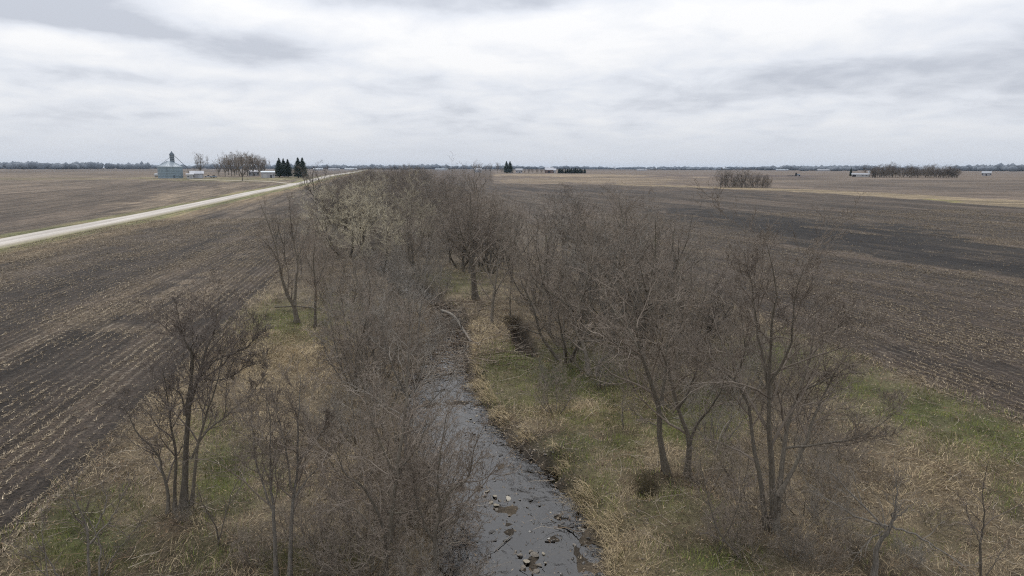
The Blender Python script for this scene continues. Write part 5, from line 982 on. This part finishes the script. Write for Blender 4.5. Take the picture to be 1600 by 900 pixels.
# small bushes out in the left fields
for (px, py, h, lab, key) in [(152, 265.8, 6.5, 'wide low bush group standing far out in the left fields', 'fan_c'), (141, 265.8, 4, 'small bush at the left end of the far left bush group', 'fan_c'), (162, 265.8, 5, 'bush at the right end of the far left bush group', 'fan_c'), (219, 265.6, 6.5, 'rounded bush far out left of the grain bin', 'fan_c'), (207, 265.7, 2.5, 'low scrub left of the rounded bush in the far left fields', 'shrub_a')]: at_px(key, px, py, h, lab, 'bushes far out in the left fields', wide=1.3)
for (px, py, h, lab) in [(1023, 267.5, 10, 'small lone bare tree on the skyline right of centre'), (960, 266.5, 13, 'spreading lone bare tree on the far skyline, centre right'), (1128, 266.0, 12, 'lone bare tree on the skyline behind the clump in the right fields')]: at_px('fan_c', px, py, h, lab, 'lone skyline trees', wide=.9)
for i, (px, py, w, lab) in enumerate([(497, 266.3, 34, 'long white shed at the left of the far row beyond the road'), (522, 266.4, 40, 'white shed in the middle of the far row beyond the road'), (548, 266.2, 46, 'longest white shed at the right of the far row beyond the road'), (100, 261.8, 60, 'white building far off before the left treeline'), (1222, 266.8, 50, 'white building far off right of the clump in the right fields'), (1290, 267.3, 60, 'white building far off left of the square wood'), (690, 266.2, 50, 'pale long shed far off behind the end of the belt'), (1003, 266.6, 40, 'small white building far off before the treeline, right of centre')]):
    shed('far_shed', lab, 'shed', px, py, w*.65, 12, 3.0, 4.6, 'grey', 'pale' if i % 2 else 'steel_roof', 'white sheds far off before the treeline', [(w*.2, 4, 4, 'grey')], [], rng.uniform(-.2, .2))
b_ = p = base3(391, 300); b_ = None
# ------------------------------------------------------------------ far woods along the horizon: uncountable crowns as one mass
import bmesh
bm = bmesh.new(); bmesh.ops.create_icosphere(bm, subdivisions=1, radius=1); bm.verts.ensure_lookup_table()
iv = np.array([v.co[:] for v in bm.verts]); itr = np.array([[v.index for v in f.verts] for f in bm.faces]); bm.free()
r6 = np.random.default_rng(13); C3 = []; S3_ = []
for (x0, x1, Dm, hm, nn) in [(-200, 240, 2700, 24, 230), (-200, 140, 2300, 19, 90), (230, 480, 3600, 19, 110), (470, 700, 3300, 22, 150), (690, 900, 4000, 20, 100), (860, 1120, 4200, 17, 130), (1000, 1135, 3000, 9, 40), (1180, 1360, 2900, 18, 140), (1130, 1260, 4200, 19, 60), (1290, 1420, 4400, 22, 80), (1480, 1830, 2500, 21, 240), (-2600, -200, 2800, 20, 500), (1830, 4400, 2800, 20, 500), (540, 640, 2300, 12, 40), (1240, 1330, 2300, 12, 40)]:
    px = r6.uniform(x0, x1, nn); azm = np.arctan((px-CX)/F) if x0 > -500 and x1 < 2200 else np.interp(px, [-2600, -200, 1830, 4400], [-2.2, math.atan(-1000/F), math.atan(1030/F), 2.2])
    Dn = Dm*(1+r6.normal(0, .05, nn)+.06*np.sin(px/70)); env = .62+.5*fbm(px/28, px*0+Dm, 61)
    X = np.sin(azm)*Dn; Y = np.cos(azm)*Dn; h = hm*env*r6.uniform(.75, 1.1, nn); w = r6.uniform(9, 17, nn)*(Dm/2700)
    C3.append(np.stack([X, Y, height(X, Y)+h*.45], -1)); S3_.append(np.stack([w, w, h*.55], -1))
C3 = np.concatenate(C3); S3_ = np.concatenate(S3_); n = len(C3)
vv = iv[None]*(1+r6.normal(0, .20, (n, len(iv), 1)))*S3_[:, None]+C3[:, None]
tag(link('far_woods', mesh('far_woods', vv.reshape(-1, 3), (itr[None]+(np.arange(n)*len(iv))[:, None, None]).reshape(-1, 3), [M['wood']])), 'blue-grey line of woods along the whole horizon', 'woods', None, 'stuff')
TRI[0] += n*20
# ------------------------------------------------------------------ air: one closed box of thin haze, sky outside it
b_ = MB(); b_.box((0, 0, 24.0), (17600, 17600, 52.0)); hm_ = bpy.data.materials.new('haze'); hm_.use_nodes = True; t = hm_.node_tree; t.nodes.clear()
o_ = t.nodes.new('ShaderNodeOutputMaterial'); v_ = t.nodes.new('ShaderNodeVolumePrincipled'); v_.inputs['Color'].default_value = (.62, .78, 1.0, 1); v_.inputs['Density'].default_value = .00005; v_.inputs['Anisotropy'].default_value = 0.0
t.links.new(v_.outputs[0], o_.inputs['Volume']); tag(b_.obj('haze', hm_), kind='stuff')


# among look-alikes that share a label, name the outermost ones
by = {}
for o in S.objects:
    if o.parent is None and o.get('label') and o.get('group') and o.get('category') in ('tree', 'shrub', 'bare tree', 'stone'): by.setdefault(o['label'], []).append(o)
for lab, os_ in by.items():
    if len(os_) < 3 or len(lab.split()) > 12: continue
    done = set(); bear = lambda o: o.location.x/o.location.y; dist = lambda o: o.location.x**2+o.location.y**2
    for w_, f in (('leftmost', lambda q: min(q, key=bear)), ('rightmost', lambda q: max(q, key=bear)), ('nearest', lambda q: min(q, key=dist)), ('farthest', lambda q: max(q, key=dist))):
        o = f(os_)
        if o.name in done: continue
        done.add(o.name); o['label'] = lab+', '+w_+' of these'
